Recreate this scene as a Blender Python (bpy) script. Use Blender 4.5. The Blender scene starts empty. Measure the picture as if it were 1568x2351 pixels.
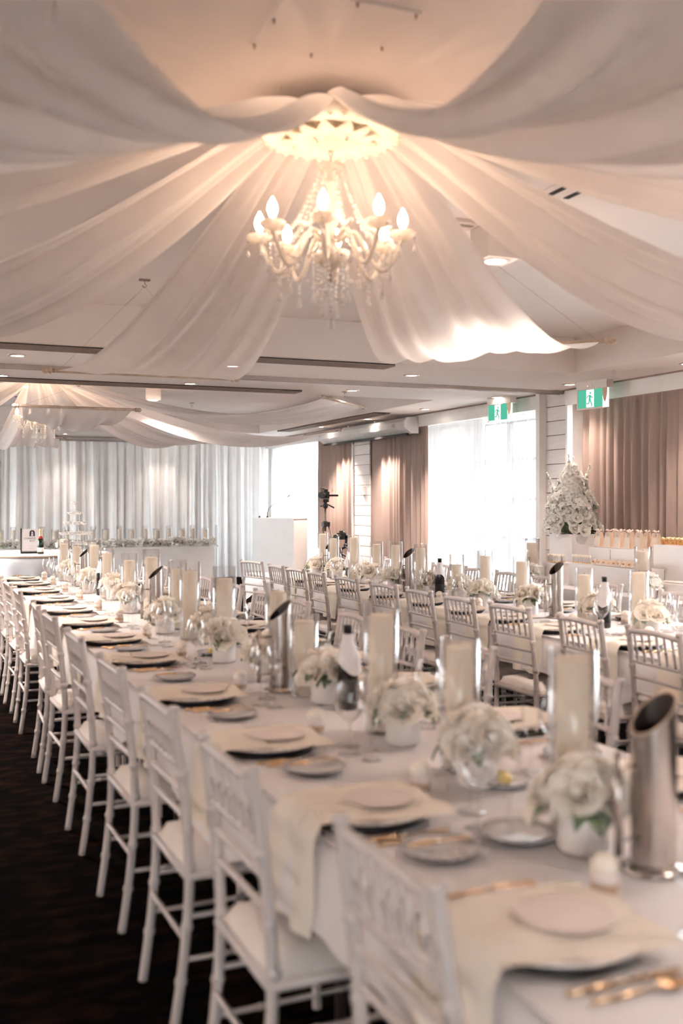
import bpy, math, random
from mathutils import Vector, Matrix
PI = math.pi
scene = bpy.context.scene
C = scene.collection
random.seed(11)
R = random.Random(5)

# ---------------------------------------------------------------- camera
cam_data = bpy.data.cameras.new('camera')
cam = bpy.data.objects.new('camera', cam_data)
C.objects.link(cam)
cam.location = (0, 0, 1.5)
cam.rotation_euler = (PI / 2, 0, -math.atan(1004 / 2390))
cam_data.sensor_fit = 'VERTICAL'
cam_data.sensor_height = 36
cam_data.sensor_width = 24
cam_data.lens = 2390 / 2351 * 36
cam_data.shift_y = -25.5 / 2351
cam_data.clip_start = 0.05
cam_data.dof.use_dof = True
cam_data.dof.focus_distance = 10.5
cam_data.dof.aperture_fstop = 1.9
scene.camera = cam

# ---------------------------------------------------------------- world and exposure
world = bpy.data.worlds.new('overcast_sky')
scene.world = world
world.use_nodes = True
bgn = world.node_tree.nodes['Background']
bgn.inputs[0].default_value = (0.93, 0.955, 1.0, 1)
bgn.inputs[1].default_value = 4.6
scene.view_settings.view_transform = 'Standard'
scene.view_settings.look = 'None'
scene.view_settings.gamma = 1
scene.view_settings.use_curve_mapping = False
scene.view_settings.exposure = 2.2
scene.cycles.use_denoising = True
scene.cycles.max_bounces = 7
scene.cycles.diffuse_bounces = 5
scene.cycles.use_adaptive_sampling = True
scene.cycles.adaptive_threshold = 0.08
scene.cycles.adaptive_min_samples = 16
scene.cycles.glossy_bounces = 3
scene.cycles.transmission_bounces = 6
scene.cycles.transparent_max_bounces = 20
scene.cycles.sample_clamp_indirect = 6
scene.cycles.caustics_reflective = False
scene.cycles.caustics_refractive = False

WARM = (1.0, 0.62, 0.38)
BULB_STRENGTH = 26
SPOT_WATTS = 150

# ---------------------------------------------------------------- materials
def new_mat(name):
    m = bpy.data.materials.new(name)
    m.use_nodes = True
    nt = m.node_tree
    return m, nt, nt.nodes['Principled BSDF'], nt.nodes['Material Output']

def noise_color(nt, c1, c2, scale, detail=3, lo=0.35, hi=0.65, stretch=None):
    tc = nt.nodes.new('ShaderNodeTexCoord')
    mp = nt.nodes.new('ShaderNodeMapping')
    if stretch: mp.inputs['Scale'].default_value = stretch
    n = nt.nodes.new('ShaderNodeTexNoise')
    n.inputs['Scale'].default_value = scale
    n.inputs['Detail'].default_value = detail
    r = nt.nodes.new('ShaderNodeValToRGB')
    r.color_ramp.elements[0].position = lo
    r.color_ramp.elements[1].position = hi
    r.color_ramp.elements[0].color = (*c1, 1)
    r.color_ramp.elements[1].color = (*c2, 1)
    nt.links.new(tc.outputs['Object'], mp.inputs['Vector'])
    nt.links.new(mp.outputs[0], n.inputs['Vector'])
    nt.links.new(n.outputs['Fac'], r.inputs[0])
    return r.outputs[0], n.outputs['Fac']

def bump(nt, p, fac, strength, dist=0.002):
    b = nt.nodes.new('ShaderNodeBump')
    b.inputs['Strength'].default_value = strength
    b.inputs['Distance'].default_value = dist
    nt.links.new(fac, b.inputs['Height'])
    nt.links.new(b.outputs[0], p.inputs['Normal'])

def solid(name, col, rough=0.6, metal=0.0, spec=0.5, var=0.06, scale=6, bmp=0.0, stretch=None, coat=0):
    m, nt, p, out = new_mat(name)
    c2 = tuple(min(1, c * (1 + var)) for c in col)
    c1 = tuple(c * (1 - var) for c in col)
    o, f = noise_color(nt, c1, c2, scale, stretch=stretch)
    nt.links.new(o, p.inputs['Base Color'])
    p.inputs['Roughness'].default_value = rough
    p.inputs['Metallic'].default_value = metal
    p.inputs['Specular IOR Level'].default_value = spec
    if coat: p.inputs['Coat Weight'].default_value = coat
    if bmp: bump(nt, p, f, bmp)
    return m

def cloth(name, col, transl, transp, weave=700, var=0.04):
    """woven fabric: diffuse + translucent + the open weave"""
    m, nt, p, out = new_mat(name)
    nt.nodes.remove(p)
    o, f = noise_color(nt, tuple(c * (1 - var) for c in col), col, 5)
    d = nt.nodes.new('ShaderNodeBsdfDiffuse')
    t = nt.nodes.new('ShaderNodeBsdfTranslucent')
    nt.links.new(o, d.inputs[0]); nt.links.new(o, t.inputs[0])
    mx = nt.nodes.new('ShaderNodeMixShader'); mx.inputs[0].default_value = transl
    nt.links.new(d.outputs[0], mx.inputs[1]); nt.links.new(t.outputs[0], mx.inputs[2])
    last = mx
    if transp:
        tr = nt.nodes.new('ShaderNodeBsdfTransparent')
        m2 = nt.nodes.new('ShaderNodeMixShader'); m2.inputs[0].default_value = transp
        nt.links.new(mx.outputs[0], m2.inputs[1]); nt.links.new(tr.outputs[0], m2.inputs[2])
        last = m2
    nt.links.new(last.outputs[0], out.inputs[0])
    return m

def thin_glass(name, tint=(0.97, 0.97, 0.97), gloss=1.0, rough=0.03, haze=0.0, edge=2.6):
    m, nt, p, out = new_mat(name)
    nt.nodes.remove(p)
    o, f = noise_color(nt, tuple(c * 0.99 for c in tint), tint, 4)
    tr = nt.nodes.new('ShaderNodeBsdfTransparent')
    nt.links.new(o, tr.inputs[0])
    gl = nt.nodes.new('ShaderNodeBsdfGlossy'); gl.inputs['Roughness'].default_value = rough
    lw = nt.nodes.new('ShaderNodeLayerWeight')
    pw = nt.nodes.new('ShaderNodeMath'); pw.operation = 'POWER'; pw.inputs[1].default_value = edge
    nt.links.new(lw.outputs['Facing'], pw.inputs[0])
    mu = nt.nodes.new('ShaderNodeMath'); mu.operation = 'MULTIPLY_ADD'; mu.inputs[1].default_value = 0.9 * min(1, gloss); mu.inputs[2].default_value = 0.03 * gloss
    mu.use_clamp = True
    nt.links.new(pw.outputs[0], mu.inputs[0])
    mx = nt.nodes.new('ShaderNodeMixShader')
    nt.links.new(mu.outputs[0], mx.inputs[0])
    first = tr
    if haze:
        df = nt.nodes.new('ShaderNodeBsdfDiffuse'); df.inputs[0].default_value = (0.9, 0.88, 0.85, 1)
        mh = nt.nodes.new('ShaderNodeMixShader'); mh.inputs[0].default_value = haze
        nt.links.new(tr.outputs[0], mh.inputs[1]); nt.links.new(df.outputs[0], mh.inputs[2])
        first = mh
    nt.links.new(first.outputs[0], mx.inputs[1]); nt.links.new(gl.outputs[0], mx.inputs[2])
    nt.links.new(mx.outputs[0], out.inputs[0])
    return m

def emit(name, col, strength):
    m, nt, p, out = new_mat(name)
    nt.nodes.remove(p)
    e = nt.nodes.new('ShaderNodeEmission')
    e.inputs[0].default_value = (*col, 1); e.inputs[1].default_value = strength
    nt.links.new(e.outputs[0], out.inputs[0])
    return m

M = {}
M['ceiling'] = solid('ceiling_paint', (0.74, 0.655, 0.605), 0.9, var=0.02, scale=1.5)
M['wall'] = solid('wall_paint', (0.82, 0.78, 0.75), 0.85, var=0.03, scale=2)
M['frame'] = solid('grey_window_frame', (0.10, 0.10, 0.105), 0.6)
M['plank'] = solid('painted_plank', (0.70, 0.64, 0.61), 0.6, var=0.04, scale=3, stretch=(1, 1, 8))
M['trim'] = solid('painted_trim', (0.74, 0.70, 0.67), 0.5, var=0.03)
# carpet: near-black brown pile with faint russet leaf shapes
m, nt, p, out = new_mat('patterned_carpet')
o1, f1 = noise_color(nt, (0.0022, 0.0014, 0.0014), (0.026, 0.011, 0.0065), 7, 5, 0.46, 0.66, stretch=(1, 2.2, 1))
o2, f2 = noise_color(nt, (0.3, 0.3, 0.3), (1, 1, 1), 420, 2, 0.3, 0.7)
mxc = nt.nodes.new('ShaderNodeMix'); mxc.data_type = 'RGBA'; mxc.blend_type = 'MULTIPLY'; mxc.inputs[0].default_value = 1
nt.links.new(o1, mxc.inputs[6]); nt.links.new(o2, mxc.inputs[7]); nt.links.new(mxc.outputs[2], p.inputs['Base Color'])
p.inputs['Roughness'].default_value = 0.95
p.inputs['Specular IOR Level'].default_value = 0.02
bump(nt, p, f2, 0.6, 0.004)
M['carpet'] = m
M['taupe'] = cloth('taupe_curtain_cloth', (0.34, 0.25, 0.215), 0.02, 0.0)
M['sheer'] = cloth('window_sheer_cloth', (0.88, 0.89, 0.90), 0.06, 0.008)
M['sheer_bright'] = cloth('bright_window_sheer_cloth', (0.90, 0.91, 0.92), 0.35, 0.14)
M['sheer_open'] = cloth('open_window_sheer_cloth', (0.86, 0.87, 0.88), 0.07, 0.42)
M['white_drape'] = cloth('white_backdrop_cloth', (0.92, 0.90, 0.89), 0.25, 0.0)
M['swag'] = cloth('ceiling_voile', (0.93, 0.87, 0.84), 0.45, 0.06)
M['linen'] = cloth('table_linen', (0.90, 0.86, 0.86), 0.12, 0.0)
M['napkin'] = cloth('cream_napkin_cloth', (0.95, 0.87, 0.77), 0.12, 0.0)
M['chair'] = solid('white_lacquer', (0.62, 0.555, 0.53), 0.38, var=0.03)
M['cushion'] = solid('cushion_cloth', (0.80, 0.74, 0.70), 0.85, var=0.04, bmp=0.1)
M['wax'] = cloth('cream_wax', (0.99, 0.905, 0.80), 0.4, 0.0, var=0.02)
M['wax_white'] = solid('pale_wax', (0.88, 0.80, 0.70), 0.55, var=0.03)
M['wick'] = solid('wick', (0.12, 0.09, 0.07), 0.9)
M['glass'] = thin_glass('clear_glass', (0.995, 0.995, 0.995), gloss=0.9, edge=2.0)
M['glass_thick'] = thin_glass('candle_cylinder_glass', (0.998, 0.998, 0.998), gloss=0.9, edge=2.0)
M['coupe'] = thin_glass('coupe_glass', (0.97, 0.97, 0.97), gloss=1.0, haze=0.28)
M['pane'] = thin_glass('window_glass', (0.96, 0.98, 0.98), gloss=0.6)
M['crystal'] = thin_glass('crystal', (0.9, 0.88, 0.86), gloss=2.4, rough=0.02, haze=0.26)
M['steel'] = solid('brushed_steel', (0.52, 0.47, 0.44), 0.24, metal=1.0, var=0.08, scale=30, stretch=(1, 1, 0.05))
M['steel_dark'] = solid('cooler_inner_steel', (0.06, 0.045, 0.04), 0.4, metal=0.6)
M['gold'] = solid('gold_metal', (0.85, 0.58, 0.34), 0.22, metal=1.0)
M['dark_plate'] = solid('navy_plate_underside', (0.008, 0.010, 0.018), 0.3)  # near-black colour for the band below the charger rim
M['plate_glass'] = solid('beaded_glass_rim', (0.78, 0.70, 0.65), 0.25, var=0.22, scale=90, bmp=0.8)
M['china'] = solid('grey_white_china', (0.66, 0.62, 0.61), 0.2, var=0.03)
M['china_rim'] = solid('china_band', (0.38, 0.37, 0.38), 0.25)
M['card'] = solid('menu_card_paper', (0.80, 0.70, 0.66), 0.8, var=0.03)
M['vase'] = solid('white_ceramic', (0.82, 0.77, 0.74), 0.3, var=0.03)
M['petal'] = cloth('rose_petal', (0.97, 0.91, 0.83), 0.3, 0.0, var=0.06)
M['petal_white'] = cloth('white_petal', (0.96, 0.93, 0.88), 0.3, 0.0, var=0.05)
M['leaf'] = solid('leaf_green', (0.17, 0.22, 0.12), 0.5, var=0.35, scale=20)
M['leaf_pale'] = solid('eucalyptus_leaf', (0.30, 0.36, 0.28), 0.6, var=0.2, scale=20)
M['bottle'] = solid('dark_bottle_glass', (0.012, 0.010, 0.012), 0.08, spec=0.7)
M['bottle_green'] = solid('green_bottle_glass', (0.008, 0.028, 0.014), 0.08, spec=0.7)
M['foil_gold'] = solid('gold_foil', (0.75, 0.52, 0.26), 0.35, metal=0.8)
M['red'] = solid('red_seal', (0.55, 0.03, 0.03), 0.4)
M['label'] = solid('paper_label', (0.78, 0.74, 0.70), 0.7)
M['black'] = solid('black_plastic', (0.012, 0.011, 0.011), 0.4)
M['grey_metal'] = solid('tripod_metal', (0.22, 0.18, 0.16), 0.4, metal=0.7)
m, nt, p, out = new_mat('opal_glass')
o1, f1 = noise_color(nt, (0.74, 0.68, 0.63), (0.80, 0.75, 0.70), 30)
tl = nt.nodes.new('ShaderNodeBsdfTranslucent'); nt.links.new(o1, tl.inputs[0]); nt.links.new(o1, p.inputs['Base Color'])
p.inputs['Roughness'].default_value = 0.15
mx = nt.nodes.new('ShaderNodeMixShader'); mx.inputs[0].default_value = 0.4
nt.links.new(p.outputs[0], mx.inputs[1]); nt.links.new(tl.outputs[0], mx.inputs[2]); nt.links.new(mx.outputs[0], out.inputs[0])
M['porcelain'] = m
M['rose_plaster'] = solid('moulded_plaster', (0.90, 0.82, 0.70), 0.7, var=0.12, scale=14)
M['bulb'] = emit('lit_candle_bulb', (1.0, 0.70, 0.48), BULB_STRENGTH)
M['lamp'] = emit('lit_downlight', (1.0, 0.90, 0.80), 14)
M['lamp_ring'] = solid('downlight_ring', (0.62, 0.50, 0.44), 0.35, metal=0.4)
M['grille'] = solid('dark_grille_metal', (0.30, 0.22, 0.18), 0.5, metal=0.3)
M['grille_void'] = solid('grille_void', (0.025, 0.018, 0.015), 0.9)
M['track'] = solid('satin_aluminium', (0.52, 0.45, 0.41), 0.35, metal=0.7)
M['wood_rod'] = solid('pale_wood_rod', (0.50, 0.38, 0.29), 0.55, var=0.15, scale=12)
M['wire'] = solid('steel_wire', (0.35, 0.24, 0.2), 0.4, metal=0.7)
M['white_board'] = solid('white_gloss_board', (0.78, 0.74, 0.72), 0.35, var=0.02)
M['acrylic'] = thin_glass('acrylic_sheet', (0.93, 0.95, 0.97), gloss=0.8, haze=0.05)
M['exit_case'] = solid('exit_case_plastic', (0.68, 0.62, 0.58), 0.5)
M['exit_green'] = emit('lit_exit_green', (0.10, 0.50, 0.33), 0.24)
M['exit_white'] = emit('lit_exit_white', (1.0, 1.0, 0.95), 0.33)
M['red_led'] = emit('red_standby_led', (1.0, 0.2, 0.15), 1.5)
M['screen_case'] = solid('screen_case_enamel', (0.66, 0.63, 0.61), 0.55, spec=.25)
M['bag'] = solid('blush_paper_bag', (0.80, 0.68, 0.58), 0.6, var=0.05)
M['bag_side'] = solid('kraft_paper_bag_side', (0.62, 0.44, 0.31), 0.7)
M['ribbon'] = cloth('blush_ribbon', (0.80, 0.66, 0.58), 0.3, 0.0)
M['butter'] = solid('butter', (0.85, 0.62, 0.20), 0.5)
M['amber'] = solid('amber_favour', (0.62, 0.30, 0.10), 0.2, var=0.2, scale=40)
M['lectern'] = solid('lectern_laminate', (0.76, 0.72, 0.70), 0.4, var=0.02)
M['seam'] = solid('panel_seam', (0.30, 0.22, 0.18), 0.8)
M['paving'] = solid('outside_paving', (0.45, 0.45, 0.44), 0.9)

# ---------------------------------------------------------------- mesh helpers
class MB:
    def __init__(self): self.v = []; self.f = []; self.sm = []
    def add(self, verts, faces, smooth=True):
        o = len(self.v); self.v += [tuple(x) for x in verts]
        self.f += [tuple(i + o for i in f) for f in faces]; self.sm += [smooth] * len(faces)
        return self
    def box(self, c, s, rz=0.0, taper=1.0):
        hx, hy, hz = s[0] / 2, s[1] / 2, s[2] / 2
        ca, sa = math.cos(rz), math.sin(rz); vs = []
        for z, k in ((-hz, 1), (hz, taper)):
            for x, y in ((-hx, -hy), (hx, -hy), (hx, hy), (-hx, hy)):
                x *= k; y *= k
                vs.append((c[0] + x * ca - y * sa, c[1] + x * sa + y * ca, c[2] + z))
        return self.add(vs, [(0, 3, 2, 1), (4, 5, 6, 7), (0, 1, 5, 4), (1, 2, 6, 5), (2, 3, 7, 6), (3, 0, 4, 7)], False)
    def lathe(self, prof, n=16, c=(0, 0, 0), ripple=None):
        vs = []; fs = []
        for r, z in prof:
            for i in range(n):
                a = 2 * PI * i / n; rr = r * (ripple(a, z) if ripple else 1)
                vs.append((c[0] + rr * math.cos(a), c[1] + rr * math.sin(a), c[2] + z))
        for k in range(len(prof) - 1):
            for i in range(n):
                j = (i + 1) % n
                fs.append((k * n + i, k * n + j, (k + 1) * n + j, (k + 1) * n + i))
        if prof[0][0] > 1e-5: pass
        return self.add(vs, fs)
    def disc(self, r, z, n=20, c=(0, 0), up=True):
        vs = [(c[0] + r * math.cos(2 * PI * i / n), c[1] + r * math.sin(2 * PI * i / n), z) for i in range(n)]
        return self.add(vs, [tuple(range(n)) if up else tuple(reversed(range(n)))], False)
    def tube(self, pts, rad, n=8, caps=True):
        pts = [Vector(p) for p in pts]; vs = []; fs = []
        if not hasattr(rad, '__len__'): rad = [rad] * len(pts)
        ref = None
        for i, p in enumerate(pts):
            t = (pts[min(i + 1, len(pts) - 1)] - pts[max(i - 1, 0)]).normalized()
            if ref is None:
                ref = t.cross(Vector((0.3, 0.5, 0.81)))
                if ref.length < 0.1: ref = t.cross(Vector((1, 0, 0)))
            a = (ref - t * ref.dot(t)).normalized(); b = t.cross(a); ref = a
            for k in range(n):
                an = 2 * PI * k / n
                q = p + (a * math.cos(an) + b * math.sin(an)) * rad[i]; vs.append(q)
        for i in range(len(pts) - 1):
            for k in range(n):
                j = (k + 1) % n
                fs.append((i * n + k, i * n + j, (i + 1) * n + j, (i + 1) * n + k))
        self.add(vs, fs)
        if caps:
            o = len(self.v) - len(vs)
            self.f.append(tuple(o + k for k in reversed(range(n)))); self.sm.append(False)
            o2 = len(self.v) - n
            self.f.append(tuple(o2 + k for k in range(n))); self.sm.append(False)
        return self
    def grid(self, fn, nu, nv, smooth=True):
        vs = [fn(i / nu, j / nv) for i in range(nu + 1) for j in range(nv + 1)]
        fs = [(i * (nv + 1) + j, (i + 1) * (nv + 1) + j, (i + 1) * (nv + 1) + j + 1, i * (nv + 1) + j + 1)
              for i in range(nu) for j in range(nv)]
        return self.add(vs, fs, smooth)
    def sphere(self, c, r, n=10, m=6, sz=1.0):
        prof = [(max(1e-4, r * math.sin(PI * k / m)), -r * sz * math.cos(PI * k / m)) for k in range(m + 1)]
        return self.lathe(prof, n, c)
    def mesh(self, name, mat):
        me = bpy.data.meshes.new(name)
        me.from_pydata(self.v, [], self.f)
        me.polygons.foreach_set('use_smooth', self.sm)
        me.materials.append(M[mat]); me.update()
        return me

def obj(name, me, parent=None, loc=(0, 0, 0), rot=(0, 0, 0), sc=None):
    o = bpy.data.objects.new(name, me); C.objects.link(o)
    o.location = loc; o.rotation_euler = rot
    if sc is not None: o.scale = sc if hasattr(sc, '__len__') else (sc, sc, sc)
    if parent: o.parent = parent
    return o

def tag(o, label, cat, group=None, kind=None):
    o['label'] = label; o['category'] = cat
    if group: o['group'] = group
    if kind: o['kind'] = kind
    return o

def struct(name, me, label=None, cat=None, loc=(0, 0, 0)):
    o = obj(name, me, loc=loc); o['kind'] = 'structure'
    if label: o['label'] = label
    if cat: o['category'] = cat
    return o

def thing(name, label, cat, loc=(0, 0, 0), rotz=0.0, group=None, sc=None):
    o = bpy.data.objects.new(name, None); C.objects.link(o)
    o.empty_display_size = 0.05
    o.location = loc; o.rotation_euler = (0, 0, rotz)
    if sc is not None: o.scale = sc if hasattr(sc, '__len__') else (sc, sc, sc)
    return tag(o, label, cat, group)

def place(proto, label, loc, rotz=0.0, group=None, sc=None):
    """proto = (name, category, [(part, mesh, loc, rot, scale, [subs])]); a one-part proto with part None is a plain mesh"""
    name, cat, parts = proto
    if len(parts) == 1 and parts[0][0] is None:
        o = obj(name, parts[0][1], None, loc, (0, 0, rotz), sc)
        return tag(o, label, cat, group)
    t = thing(name, label, cat, loc, rotz, group, sc)
    for pt in parts:
        pn, me, l, r, s = pt[:5]
        o = obj(pn, me, t, l, r, s)
        for sp in (pt[5] if len(pt) > 5 else ()):
            obj(sp[0], sp[1], o, sp[2], sp[3], sp[4])
    return t

Z0 = (0, 0, 0)
def P(name, me, l=Z0, r=Z0, s=None, subs=()): return (name, me, l, r, s, subs)

ORD = ['first', 'second', 'third', 'fourth', 'fifth', 'sixth', 'seventh', 'eighth', 'ninth', 'tenth', 'eleventh', 'twelfth',
       'thirteenth', 'fourteenth', 'fifteenth', 'sixteenth', 'seventeenth']

# ================================================================ SETTING
XL, XR, YN, YF = -3.2, 6.95, -1.8, 19.75
ZC, ZT = 2.70, 3.03
struct('floor', MB().add([(XL, YN, 0), (XR, YN, 0), (XR, YF + .3, 0), (XL, YF + .3, 0)], [(0, 1, 2, 3)], False).mesh('floor', 'carpet'),
       'dark brown patterned carpet covering the hall floor', 'carpet')
# low ceiling with two raised rectangular recesses
RX0, RX1 = -2.75, 5.81
REC = [(-0.7, 8.18), (11.0, 17.6)]
mb = MB()
def quad(a, b, c, d): mb.add([a, b, c, d], [(0, 1, 2, 3)], False)
ys = [YN, REC[0][0], REC[0][1], REC[1][0], REC[1][1], YF + .3]
quad((XL, YN, ZC), (RX0, YN, ZC), (RX0, YF + .3, ZC), (XL, YF + .3, ZC))
quad((RX1, YN, ZC), (XR, YN, ZC), (XR, YF + .3, ZC), (RX1, YF + .3, ZC))
for i in (0, 2, 4):
    quad((RX0, ys[i], ZC), (RX1, ys[i], ZC), (RX1, ys[i + 1], ZC), (RX0, ys[i + 1], ZC))
for a, b in REC:
    quad((RX0, a, ZT), (RX1, a, ZT), (RX1, b, ZT), (RX0, b, ZT))
    quad((RX0, a, ZC), (RX1, a, ZC), (RX1, a, ZT), (RX0, a, ZT))
    quad((RX0, b, ZC), (RX1, b, ZC), (RX1, b, ZT), (RX0, b, ZT))
    quad((RX0, a, ZC), (RX0, b, ZC), (RX0, b, ZT), (RX0, a, ZT))
    quad((RX1, a, ZC), (RX1, b, ZC), (RX1, b, ZT), (RX1, a, ZT))
struct('ceiling', mb.mesh('ceiling', 'ceiling'), 'painted plaster ceiling with two raised rectangular recesses', 'ceiling')
def wall(name, verts, label):
    struct(name, MB().add(verts, [(0, 1, 2, 3)], False).mesh(name, 'wall'), label, 'wall')
wall('wall_back', [(XL, YF + .3, 0), (XR, YF + .3, 0), (XR, YF + .3, ZC), (XL, YF + .3, ZC)], 'plain wall behind the white backdrop drapes')
# the two side walls: openings, frame bars and panes, some windows added for light
WZ0, WZ1 = 0.06, 2.50
def window_wall(name, X, out, wins, label):
    mb = MB()
    def wq(y0, y1, z0, z1): mb.add([(X, y0, z0), (X, y1, z0), (X, y1, z1), (X, y0, z1)], [(0, 1, 2, 3)], False)
    prev = YN; D = X + out * .18
    for a, b, z0, z1 in sorted(wins):
        wq(prev, a, 0, ZC); wq(a, b, 0, z0); wq(a, b, z1, ZC)
        for yy in (a, b): mb.add([(X, yy, z0), (D, yy, z0), (D, yy, z1), (X, yy, z1)], [(0, 1, 2, 3)], False)
        for zz in (z0, z1): mb.add([(X, a, zz), (D, a, zz), (D, b, zz), (X, b, zz)], [(0, 1, 2, 3)], False)
        prev = b
    wq(prev, YF + .3, 0, ZC)
    struct(name, mb.mesh(name, 'wall'), label, 'wall')
NW = [0]
def window(X, out, a, b, z0, z1, label, m_=5):
    NW[0] += 1
    w = bpy.data.objects.new('window_%d' % NW[0], None); C.objects.link(w)
    w['kind'] = 'structure'; w['label'] = label
    n = max(2, round((b - a) / 0.62)); xm = X + out * .09
    dy = (b - a) / n; dz = (z1 - z0) / m_
    for i in range(n + 1):
        th = 0.09 if i % 2 == 0 else 0.05
        obj('mullion', MB().box((xm, a + i * dy, (z0 + z1) / 2), (.05, th, z1 - z0)).mesh('mullion', 'frame'), w)
    for j in range(m_ + 1):
        obj('transom', MB().box((xm, (a + b) / 2, z0 + j * dz), (.045, b - a, .045)).mesh('transom', 'frame'), w)
    pm = MB().box((0, 0, 0), (.006, dy - .06, dz - .045)).mesh('pane', 'pane')
    for i in range(n):
        for j in range(m_):
            obj('pane', pm, w, (xm, a + (i + .5) * dy, z0 + (j + .5) * dz))
WR = [(9.95, 13.9, WZ0, WZ1), (16.9, 19.6, WZ0, WZ1), (7.4, 9.32, WZ0, WZ1), (3.2, 6.2, .3, 2.4)]  # last opening is out of view, added to throw daylight across the tables
WL = [(11.0, 14.7, .4, 2.45), (15.2, 19.0, .4, 2.45)]  # left windows are out of view, added to brighten the far half
window_wall('wall_right', XR, 1, WR, 'long painted window wall behind the curtains')
window_wall('wall_left', XL, -1, WL, 'painted window wall along the dark aisle')
for q, l in zip(WR, ['tall multi-pane window behind the sheer curtain near the exit sign', 'tall multi-pane window behind the sheers in the far corner', 'window hidden behind the long taupe curtain', 'uncurtained near window beyond the long taupe curtain']):
    window(XR, 1, *q, l)
for q, l in zip(WL, ORD):
    window(XL, -1, *q, '%s window from the viewpoint in the wall along the dark aisle' % l, 3)
mb = MB()
FW = (-1.5, .1, .85, 1.75)  # unseen window added as frontal fill for candles and chairs
def fq(x0, x1, z0, z1): mb.add([(x0, YN, z0), (x1, YN, z0), (x1, YN, z1), (x0, YN, z1)], [(0, 1, 2, 3)], False)
fq(XL, FW[0], 0, ZC); fq(FW[1], XR, 0, ZC); fq(FW[0], FW[1], 0, FW[2]); fq(FW[0], FW[1], FW[3], ZC)
struct('wall_front', mb.mesh('wall_front', 'wall'), 'painted wall with a window behind the viewpoint', 'wall')
w = bpy.data.objects.new('window_%d' % (NW[0] + 1), None); C.objects.link(w)
w['kind'] = 'structure'; w['label'] = 'wide window behind the viewpoint'
for i in range(6):
    obj('mullion', MB().box((FW[0] + (FW[1] - FW[0]) * i / 5, YN, (FW[2] + FW[3]) / 2), (.06, .05, FW[3] - FW[2])).mesh('mullion', 'frame'), w)
for zz in (FW[2], FW[3]):
    obj('transom', MB().box(((FW[0] + FW[1]) / 2, YN, zz), (FW[1] - FW[0], .045, .05)).mesh('transom', 'frame'), w)
pm = MB().box((0, 0, 0), (.27, .006, .85)).mesh('pane', 'pane')
for i in range(5): obj('pane', pm, w, (FW[0] + (FW[1] - FW[0]) * (i + .5) / 5, YN, 1.3))
struct('ground_outside', MB().add([(-60, -40, -.03), (60, -40, -.03), (60, 60, -.03), (-60, 60, -.03)], [(0, 1, 2, 3)], False).mesh('ground', 'paving'),
       'pale paving outside the windows', 'ground')
# plank-clad piers on the window wall
XP = 6.64
def pier(name, y0, y1, label):
    mbp = MB().box(((XP + XR) / 2 + .012, (y0 + y1) / 2, ZC / 2), (XR - XP - .02, y1 - y0, ZC))
    o = struct(name, mbp.mesh(name, 'seam'), label, 'pillar')
    n = 17; h = ZC / n
    pm = MB().box((0, 0, 0), (.022, y1 - y0 + .004, h - .008)).mesh('plank', 'plank')
    for k in range(n):
        obj('plank', pm, o, (XP, (y0 + y1) / 2, (k + .5) * h))
    return o
pr = pier('pillar_1', 9.45, 9.86, 'white plank-clad pillar between the two exit signs')
obj('edge_trim', MB().box((XP - .03, 9.90, ZC / 2), (.14, .075, ZC)).mesh('edge_trim', 'trim'), pr)
obj('edge_trim', MB().box((XP - .01, 9.43, ZC / 2), (.07, .035, ZC)).mesh('edge_trim', 'trim'), pr)
pr = pier('pillar_2', 14.66, 15.25, 'white plank-clad pillar under the projection screen case')
obj('edge_trim', MB().box((XP - .01, 15.27, ZC / 2), (.06, .04, ZC)).mesh('edge_trim', 'trim'), pr)
struct('wall_panel', MB().box((XP + .05, 14.44, ZC / 2), (.04, .44, ZC)).mesh('wall_panel', 'taupe'), 'plain taupe strip beside the far plank pillar', 'wall')
# curtain pelmets
for i, (a, b) in enumerate([(9.94, 14.64), (15.28, YF), (1.0, 9.41)]):
    struct('trim_%d' % (i + 1), MB().box((6.585, (a + b) / 2, (2.53 + ZC) / 2), (.03, b - a, ZC - 2.53)).mesh('pelmet', 'trim'),
           ['painted pelmet board above the middle window sheers', 'painted pelmet board above the far corner sheers', 'painted pelmet board above the long taupe curtain'][i], 'pelmet')
    struct('trim_%d' % (i + 4), MB().box((6.575, (a + b) / 2, ZC - .008), (.02, b - a, .016)).mesh('shadow_gap', 'seam'),  # dark strip stands in for the shade of the gap
           ['dark joint line above the middle pelmet', 'dark joint line above the far pelmet', 'dark joint line above the near pelmet'][i], 'joint')

# partition track across the ceiling
t = thing('partition_track', 'brown metal partition track running across the ceiling to the plank pillar', 'ceiling track', (0, 9.57, ZC))
obj('channel', MB().box((1.75, 0, -.012), (9.8, .10, .024)).mesh('channel', 'track'), t)
for s_ in (-1, 1):
    obj('rail', MB().box((1.75, s_ * .034, -.03), (9.8, .018, .014)).mesh('rail', 'track'), t)

# linear air grilles with separate blades
def grille(label, c, length, width, along_x, nb):
    t = thing('air_grille', label, 'air grille', c, 0 if along_x else PI / 2, 'linear ceiling grilles')
    obj('backing', MB().box((0, 0, -.004), (length, width, .006)).mesh('backing', 'grille_void'), t)
    bm_ = MB().box((0, 0, 0), (length, .009, .014)).mesh('blade', 'grille')
    for k in range(nb):
        obj('blade', bm_, t, (0, -width / 2 + (k + .5) * width / nb, -.014))
    return t
grille('long dark slotted grille at the far edge of the near ceiling recess', (.6, 8.36, ZC), 6.75, .24, True, 8)
grille('long dark slotted grille above the hanging rod of the far drapes', (.6, 10.68, ZC), 6.75, .24, True, 8)
grille('long slotted grille running beside the projection screen case', (5.98, 14.8, ZC), 4.0, .24, False, 7)

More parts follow.
